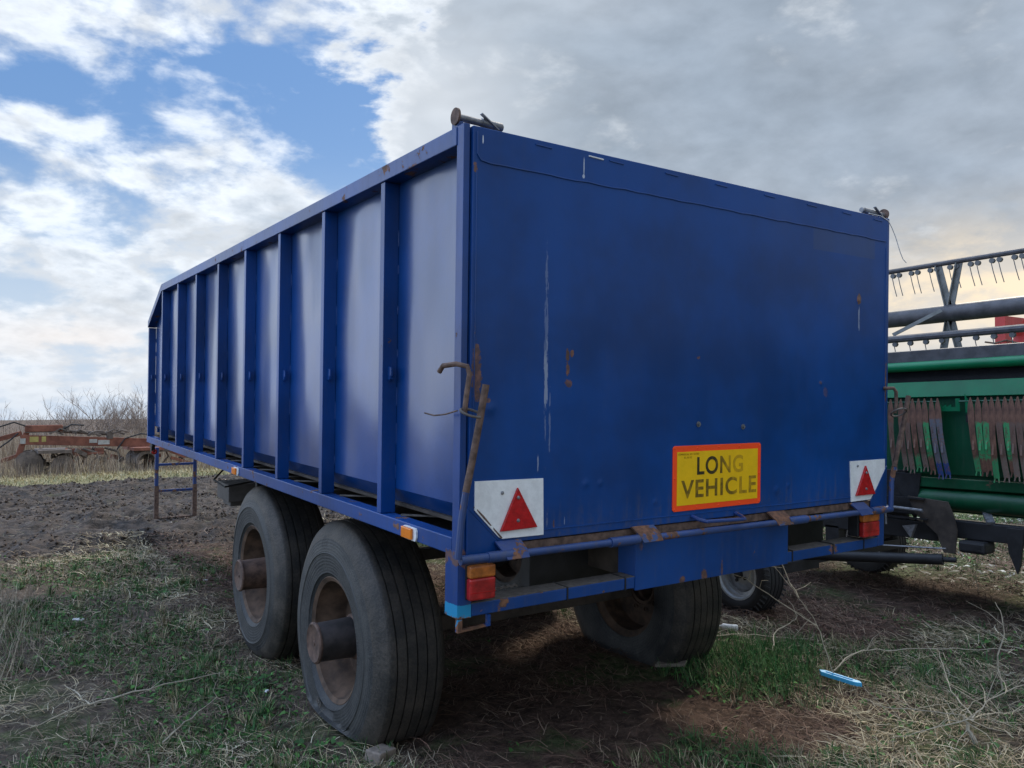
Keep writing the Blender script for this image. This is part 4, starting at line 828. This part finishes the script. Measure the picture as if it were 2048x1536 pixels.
def cover():
    # upright green blades
    x, y, r = scatter(330000, 2.0, 12.5); gq = greenness(x, y); k = (rng.random(len(x)) < np.clip(gq * 1.25, 0, 1)) & ~in_wheels(x, y) & (y < 7.9); x, y, r = x[k], y[k], r[k]; n = len(x)
    tall = .5 + 1.3 * np.exp(-((x - 2.45) ** 2 + (y - .8) ** 2) / .5) + rng.random(n) * .6
    ln = rng.uniform(.015, .05, n) * tall; v = strips(x, y, allh(x, y) - .004, rng.uniform(0, 6.28, n), ln, rng.uniform(.0024, .005, n) * np.maximum(1, r / 5), rng.uniform(.03, .085, n) * tall, ln * .55, tint(n, [(.036, .095, .028), (.05, .12, .04), (.09, .13, .045), (.03, .07, .028), (.15, .15, .07)]))
    vv = v[2]; vv *= 1 + .5 * np.exp(-((v[0][:, :1] - 2.45) ** 2 + (v[0][:, 1:2] - .8) ** 2) / .5) * np.array([[.2, 1, .6]]); emit('grass', *v, 'short green grass tufts growing around the wheels and in the open patches', 'grass')
    # tufts: many blades out of one root, so the sward is uneven
    cx_, cy_, cr_ = scatter(9000, 2.0, 10.); gq = greenness(cx_, cy_); k = (rng.random(len(cx_)) < np.clip(gq * 1.1 + .04, 0, 1)) & ~in_wheels(cx_, cy_) & (cy_ < 7.8); cx_, cy_, cr_ = cx_[k], cy_[k], cr_[k]
    m_ = 26; n = len(cx_) * m_; a_ = rng.uniform(0, 6.28, n); q_ = rng.random(n) * .03; x = np.repeat(cx_, m_) + q_ * np.cos(a_); y = np.repeat(cy_, m_) + q_ * np.sin(a_); sz = np.repeat(rng.uniform(.4, 1.25, len(cx_)), m_); dry = np.repeat(rng.random(len(cx_)) < .3, m_)[:, None]
    ln = rng.uniform(.02, .07, n) * sz; v = strips(x, y, allh(x, y) - .004, a_, ln, rng.uniform(.0025, .005, n) * np.maximum(1, np.repeat(cr_, m_) / 5), rng.uniform(.04, .12, n) * sz, ln * .8, np.where(dry, tint(n, [(.34, .29, .18), (.26, .21, .13)]), tint(n, [(.036, .10, .03), (.055, .13, .045), (.10, .15, .05)])))
    emit('grass_tufts', *v, 'uneven tufts of green and dry grass standing above the short sward', 'grass')
    # broad low leaves
    x, y, r = scatter(120000, 2.0, 12.5); gq = greenness(x, y) + (fbm(x, y, 3, 3, 90) - .5); k = (rng.random(len(x)) < np.clip(gq, 0, 1)) & ~in_wheels(x, y) & (y < 7.8); x, y, r = x[k], y[k], r[k]; n = len(x)
    ln = rng.uniform(.012, .034, n); v = strips(x, y, allh(x, y) + rng.uniform(0, .02, n), rng.uniform(0, 6.28, n), ln, ln * .75, rng.uniform(.0, .03, n), ln * .3, tint(n, [(.055, .14, .03), (.08, .18, .045), (.04, .10, .03)]), 2)
    emit('low_weeds', *v, 'small broad leaved green weeds creeping between the dry grass', 'weeds')
    # dry stalks lying flat
    x, y, r = scatter(420000, 2.0, 12.); q = fbm(x, y, 1.6, 4, 99); left_ = sst(x, .2, -.4); k = (rng.random(len(x)) < np.clip((q - .32) * 2.2, .08, 1) * (1 - .45 * left_)) & ~in_wheels(x, y) & (y < 7.9); x, y, r = x[k], y[k], r[k]; n = len(x)
    cl = fbm(x, y, 2.2, 3, 101); pale = (cl > .5 + .07 * sst(x, .2, -.4))[:, None]; near = np.exp(-((x - 1.9) ** 2 + (y + .1) ** 2) / 1.0)
    cA = tint(n, [(.32, .26, .16), (.44, .37, .24), (.24, .18, .11), (.38, .33, .24), (.16, .12, .08)]); cB = tint(n, [(.15, .105, .072), (.10, .07, .05), (.22, .165, .115), (.28, .23, .16)])
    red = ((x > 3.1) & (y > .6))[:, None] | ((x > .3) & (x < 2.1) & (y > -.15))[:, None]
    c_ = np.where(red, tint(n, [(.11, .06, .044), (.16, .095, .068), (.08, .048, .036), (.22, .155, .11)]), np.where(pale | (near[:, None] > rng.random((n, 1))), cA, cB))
    ln = rng.uniform(.03, .15, n); an_ = fbm(x, y, 1.8, 3, 111) * 14 + rng.normal(0, .75, n) + 3.14 * (rng.random(n) > .5); v = strips(x, y, allh(x, y) + rng.uniform(.0, .028, n), an_, ln, rng.uniform(.0018, .0044, n) * np.maximum(1, r / 4.5), rng.uniform(-.01, .06, n), rng.uniform(.0, .05, n), c_, 3)
    emit('dry_grass', *v, 'tangled dry grass and brown stalks lying over the bare soil', 'dry grass')
    # pale litter in the sunny grass right of the trolley
    n = 26000; x = rng.uniform(4.6, 16, n); y = rng.uniform(-2, 9, n); k = (x + (fbm(x, y, 1, 3, 5) - .5) * 2 > 5.6); x, y = x[k], y[k]; n = len(x)
    ln = rng.uniform(.03, .10, n); v = strips(x, y, hgt(x, y) + rng.uniform(0, .02, n), rng.uniform(0, 6.28, n), ln, ln * .28, rng.uniform(0, .05, n), ln * .4, tint(n, [(.40, .38, .30), (.30, .28, .2), (.10, .15, .05), (.08, .12, .04), (.5, .48, .42)]), 2)
    emit('leaf_litter', *v, 'pale dead leaf scraps lying on green grass beyond the header', 'leaf litter')
    # clods and straw bits on the mud
    n = 16000; x = rng.uniform(-6, 6, n); y = rng.uniform(7.4, 17.4, n)
    ln = rng.uniform(.03, .14, n); v = strips(x, y, allh(x, y) + .004, rng.uniform(0, 6.28, n), ln, rng.uniform(.003, .007, n), rng.uniform(0, .05, n), rng.uniform(0, .04, n), tint(n, [(.16, .13, .10), (.10, .075, .06), (.13, .13, .08), (.24, .21, .16)]), 2)
    emit('straw_bits', *v, 'bits of straw and stubble trodden into the dark mud', 'straw')
    # clods of turned soil
    n = 26000; x = rng.uniform(-6, 6, n); y = rng.uniform(7.3, 17.5, n); k = rng.random(n) < sst(fbm(x, y, 1.2, 3, 61), .3, .6); x, y = x[k], y[k]; n = len(x); s_ = rng.gamma(2., .011, n) + .006
    s_ = np.minimum(s_ * .5, .024)
    o_ = np.array([(1, 0, 0), (0, 1, 0), (-1, 0, 0), (0, -1, 0), (0, 0, 1), (0, 0, -1)], float); co = np.stack([x, y, allh(x, y) + s_ * .3], -1)[:, None, :] + o_[None] * s_[:, None, None] * rng.uniform(.6, 1.4, (n, 6, 1)) + rng.normal(0, .25, (n, 6, 3)) * s_[:, None, None]
    f_ = np.array([(0, 1, 4), (1, 2, 4), (2, 3, 4), (3, 0, 4), (1, 0, 5), (2, 1, 5), (3, 2, 5), (0, 3, 5)]); f_ = (np.arange(n) * 6)[:, None, None] + f_[None]
    emit('clods', co.reshape(-1, 3), f_.reshape(-1, 3), np.repeat(tint(n, [(.05, .036, .028), (.03, .021, .016), (.085, .064, .05)]), 6, axis=0), 'dark crumbled clods of earth scattered over the turned mud', 'clods')
    # pale verge grass
    n = 90000; x = rng.uniform(-9, 12, n); y = rng.uniform(17, 25, n) ** 1.; k = rng.random(n) < sst(y + (fbm(x, y, .6, 3, 7) - .5) * 2.4, 17.2, 20.5); x, y = x[k], y[k]; n = len(x)
    gm_ = sst(y + rng.normal(0, .7, n), 18.2, 20.2)[:, None]; c_ = tint(n, [(.44, .37, .22), (.36, .30, .17), (.50, .44, .28)], .18) * gm_ + tint(n, [(.17, .19, .09), (.24, .23, .12)], .2) * (1 - gm_)
    ln = rng.uniform(.05, .22, n); v = strips(x, y, allh(x, y) - .01, rng.uniform(0, 6.28, n), ln, rng.uniform(.008, .018, n), rng.uniform(.06, .22, n), ln * .6, c_, 2)
    emit('verge_grass', *v, 'pale straw coloured grass strip between the mud and the cultivator', 'grass')
    # tall dry brush behind the cultivator
    n = 52000; x = rng.uniform(-9, 16, n); y = rng.uniform(23.4, 33, n); hh = (.45 + .68 * fbm(x, y, .5, 3, 21)) * sst(y, 22.5, 26) * rng.uniform(.5, 1.35, n)
    a = rng.uniform(0, 6.28, n); v = strips(x, y, hgt(x, y) - .02, a, rng.uniform(.05, .4, n) * hh, rng.uniform(.006, .016, n), hh * 1.15, hh * .12, tint(n, [(.36, .28, .21), (.28, .215, .16), (.44, .37, .28), (.21, .16, .12)], .18), 3)  # stalk tints made paler, standing in for haze over the brush
    emit('dry_brush', *v, 'tall tangled beige dry brush behind the cultivator', 'brush')
    n = 9000; x = rng.uniform(-9, 10, n); y = rng.uniform(20.3, 21.9, n); hh = rng.uniform(.15, .75, n) * fbm(x, y, .9, 3, 77) * 1.5
    v = strips(x, y, hgt(x, y) - .02, rng.uniform(0, 6.28, n), rng.uniform(.05, .4, n) * hh, rng.uniform(.006, .014, n), hh, hh * .12, tint(n, [(.40, .33, .24), (.28, .22, .17), (.20, .16, .13)], .18), 3)
    emit('verge_stalks', *v, 'beige dry stalks growing up in front of the cultivator', 'dry grass')
    n = 3500; x = rng.uniform(-1.9, -.9, n); y = rng.uniform(2.9, 5.2, n); k = rng.random(n) < np.exp(-((x + 1.5) / .35) ** 2); x, y = x[k], y[k]; n = len(x)
    v = strips(x, y, hgt(x, y), rng.uniform(0, 6.28, n), rng.uniform(.05, .3, n), rng.uniform(.0018, .003, n), rng.uniform(.1, .42, n), rng.uniform(0, .1, n), tint(n, [(.30, .26, .19), (.22, .18, .13)]), 3)
    emit('weed_stalks', *v, 'pale dry weed stalks standing at the left edge', 'weeds')
cover()

# loose things on the ground
def stem_plant(name, loc, segs, r, label, seed, twigs=8, mats='stem'):
    rr = random.Random(seed); mb = MB()
    def curve(P):
        P = [Vector(q) for q in P]; out = []
        for i in range(len(P) - 1):
            a, b, c, e = P[max(i - 1, 0)], P[i], P[i + 1], P[min(i + 2, len(P) - 1)]
            for j in range(5):
                t = j / 5; out.append(.5 * ((2 * b) + (c - a) * t + (2 * a - 5 * b + 4 * c - e) * t * t + (3 * b - a - 3 * c + e) * t ** 3) + Vector((rr.gauss(0, .003), rr.gauss(0, .003), rr.gauss(0, .003))))
        return out + [P[-1]]
    for pts in map(curve, segs):
        mb.tube(pts, [r * (1 - .6 * i / (len(pts) - 1)) for i in range(len(pts))], 5)
        for _ in range(twigs):
            k = rr.randrange(len(pts) - 1); a = Vector(pts[k]).lerp(Vector(pts[k + 1]), rr.random()); d_ = Vector((rr.gauss(0, 1), rr.gauss(0, 1), rr.gauss(.3, .5))).normalized()
            L_ = rr.uniform(.05, .2); mb.tube([a, a + d_ * L_ * .5 + Vector((0, 0, .01)), a + d_ * L_ + Vector((rr.gauss(0, .02), rr.gauss(0, .02), rr.gauss(0, .02)))], [min(r * .4, .0022), .0014, .0007], 4)
    o = mb.build(name, mats, None, smooth=True, loc=loc); o['label'] = label; o['category'] = 'dry plant' if 'twig' not in name else 'twig'; return o
stem_plant('dry_weed_stem', (2.50, .30, 0), [[(0, 0, 0), (-.03, .03, .12), (-.02, .10, .28), (-.04, .2, .42), (-.02, .42, .60), (.0, .62, .72)], [(-.02, .10, .28), (-.16, .22, .40), (-.30, .34, .52), (-.42, .5, .60)], [(-.04, .2, .42), (.05, .42, .62), (.10, .6, .80)]], .0033, 'tall forked dry weed stem standing behind the pale blue plastic piece', 1, 7)
stem_plant('dry_branch', (2.28, -.52, 0), [[(0, 0, 0), (.01, .03, .05), (.0, .05, .11)]], .012, 'short thick pale root sticking out of the grass at the bottom right', 2, 5)
stem_plant('dry_branch', (2.30, -.50, .10), [[(0, 0, 0), (.12, -.02, .06), (.24, -.10, .12), (.40, -.18, .14)], [(0, 0, 0), (.0, .16, -.02), (-.05, .36, -.05), (.02, .55, -.07)], [(0, 0, 0), (-.12, .10, -.05), (-.3, .2, -.08)], [(0, 0, 0), (.13, .16, .05), (.3, .30, .16)], [(0, 0, 0), (.2, .02, -.03), (.42, .0, -.06)]], .0034, 'fan of thin pale stalks spreading from the upturned root at the bottom right', 12, 7)
stem_plant('dry_twig', (2.9, .30, .02), [[(-.35, .05, .02), (-.1, .08, .07), (.15, 0, .06), (.5, -.15, .04), (.8, -.35, .03)]], .0042, 'long pale twig lying across the grass right of the blue plastic piece', 3, 6)
stem_plant('dry_twig', (2.75, .85, .02), [[(-.2, -.1, .03), (.0, .04, .08), (.25, .1, .09), (.5, .25, .06)]], .0045, 'curved pale twig lying in front of the silver rimmed wheel', 4, 6)
stem_plant('dry_twig', (2.45, 1.05, .02), [[(-.1, .15, .03), (.1, .0, .06), (.3, -.12, .04), (.5, -.3, .03)]], .004, 'thin twig lying beside the white bottle', 5, 5)
stem_plant('dry_twig', (-.62, 2.1, .02), [[(-.25, .0, .04), (.1, .05, .05), (.42, .14, .03)], [(-.25, 0, .04), (-.3, .25, .05)], [(-.25, 0, .04), (-.5, -.15, .03)]], .005, 'forked pale twig lying in the grass left of the wheels', 6, 4)
stem_plant('dry_twig', (-.55, 1.55, .02), [[(-.1, -.1, .02), (.05, .05, .05), (.22, .28, .04)]], .004, 'short pale twig lying nearest the bottom left corner', 7, 2)
stem_plant('dry_weed_stem', (3.05, -.28, 0), [[(0, 0, 0), (.0, .02, .15), (.03, .0, .32), (.01, .03, .45)]], .005, 'upright dry stalk standing right of the blue plastic piece', 8, 4)
stem_plant('dry_weed_stem', (5.35, .95, 0), [[(0, 0, 0), (.0, .02, .12), (.02, .0, .26)]], .004, 'small brown stalk standing in front of the trolley wheel', 9, 8)
b = MB().prism([(-.12, .02), (-.09, .034), (.10, .03), (.12, .014), (.09, 0), (-.10, .0)], 'z', .0, .022).box(-.08, .07, .012, .020, .022, .026)
o = b.build('plastic_profile', 'cyanp', None, .003, loc=(2.47, .27, .02)); o.rotation_euler = (.12, .05, R(-84)); tag(o, 'pale blue plastic strip lying in the grass', 'plastic piece')
b = MB().lathe([(-.09, 0), (-.09, .008), (-.075, .010), (-.06, .025), (0, .022), (.06, .026), (.075, .022), (.078, 0)], (0, 0, .02), 16, 'x')
o = b.build('plastic_bottle', 'plw', None, smooth=True, loc=(2.76, 1.26, .03)); o.scale = (.7, .8, .8); o.rotation_euler.z = R(-60); tag(o, 'crushed white plastic bottle lying beside the right rear tyre', 'bottle')
o = MB().prism([(-.09, -.03), (.08, -.035), (.09, .02), (-.07, .03)], 'z', 0, .018).build('wood_chip', 'wood', None, .003, loc=(1.97, 1.00, .01)); o.rotation_euler = (.1, -.1, R(-50)); tag(o, 'flat grey piece of wood lying under the edge of the right rear tyre', 'wood piece')
o = MB().box(-.06, .05, -.045, .04, -.02, .035).build('wood_block', 'wood', None, .006, loc=(.12, .885, -.012)); o.rotation_euler = (.05, .1, R(25)); tag(o, 'weathered wood block wedged in front of the flat left tyre', 'wood block')
for i, (x_, y_, s_) in enumerate(((-.72, 4.25, .04), (-.05, 1.95, .02), (.35, 5.1, .025), (.75, 8.9, .035))):
    o = MB().prism([(-s_, -s_ * .3), (s_ * .6, -s_ * .4), (s_, .1 * s_), (.2 * s_, s_ * .45), (-s_ * .8, s_ * .3)], 'z', 0, .008).build('paper_scrap', 'white', None, loc=(x_, y_, float(allh(np.array([x_]), np.array([y_]))[0]) + .02)); o.rotation_euler = (.2, .15, i)
    tag(o, ['white paper scrap lying in the open grass at the left', 'tiny white scrap in the grass nearest the flat tyre', 'small white scrap near the front left tyre at the mud edge', 'white scrap lying on the mud beside the support stand'][i], 'litter', 'white litter scraps left of the trailer')
# make the tyre number
def tyre_text():
    cu_ = bpy.data.curves.new('t', 'FONT'); cu_.body = '259'; cu_.extrude = .03; o = bpy.data.objects.new('t', cu_); COL.objects.link(o); dg = bpy.context.evaluated_depsgraph_get()
    me = bpy.data.meshes.new_from_object(o.evaluated_get(dg)); bpy.data.objects.remove(o); n = len(me.vertices); co = np.empty(n * 3); me.vertices.foreach_get('co', co); co = co.reshape(-1, 3)
    yc, zc, _ = AX[0]; s_ = .042; an = R(-76) - (co[:, 0] - .8) * s_ / .33; rr_ = .318 + co[:, 1] * s_
    out = np.stack([np.full(n, .0635) - co[:, 2] * .06, yc - rr_ * np.cos(an) * -1, zc + rr_ * np.sin(an)], 1)
    me.vertices.foreach_set('co', out.ravel()); me.materials.clear(); me.materials.append(M['grime']); me.update()
    ob = bpy.data.objects.new('tyre_number', me); COL.objects.link(ob); ob.parent = TY
tyre_text()
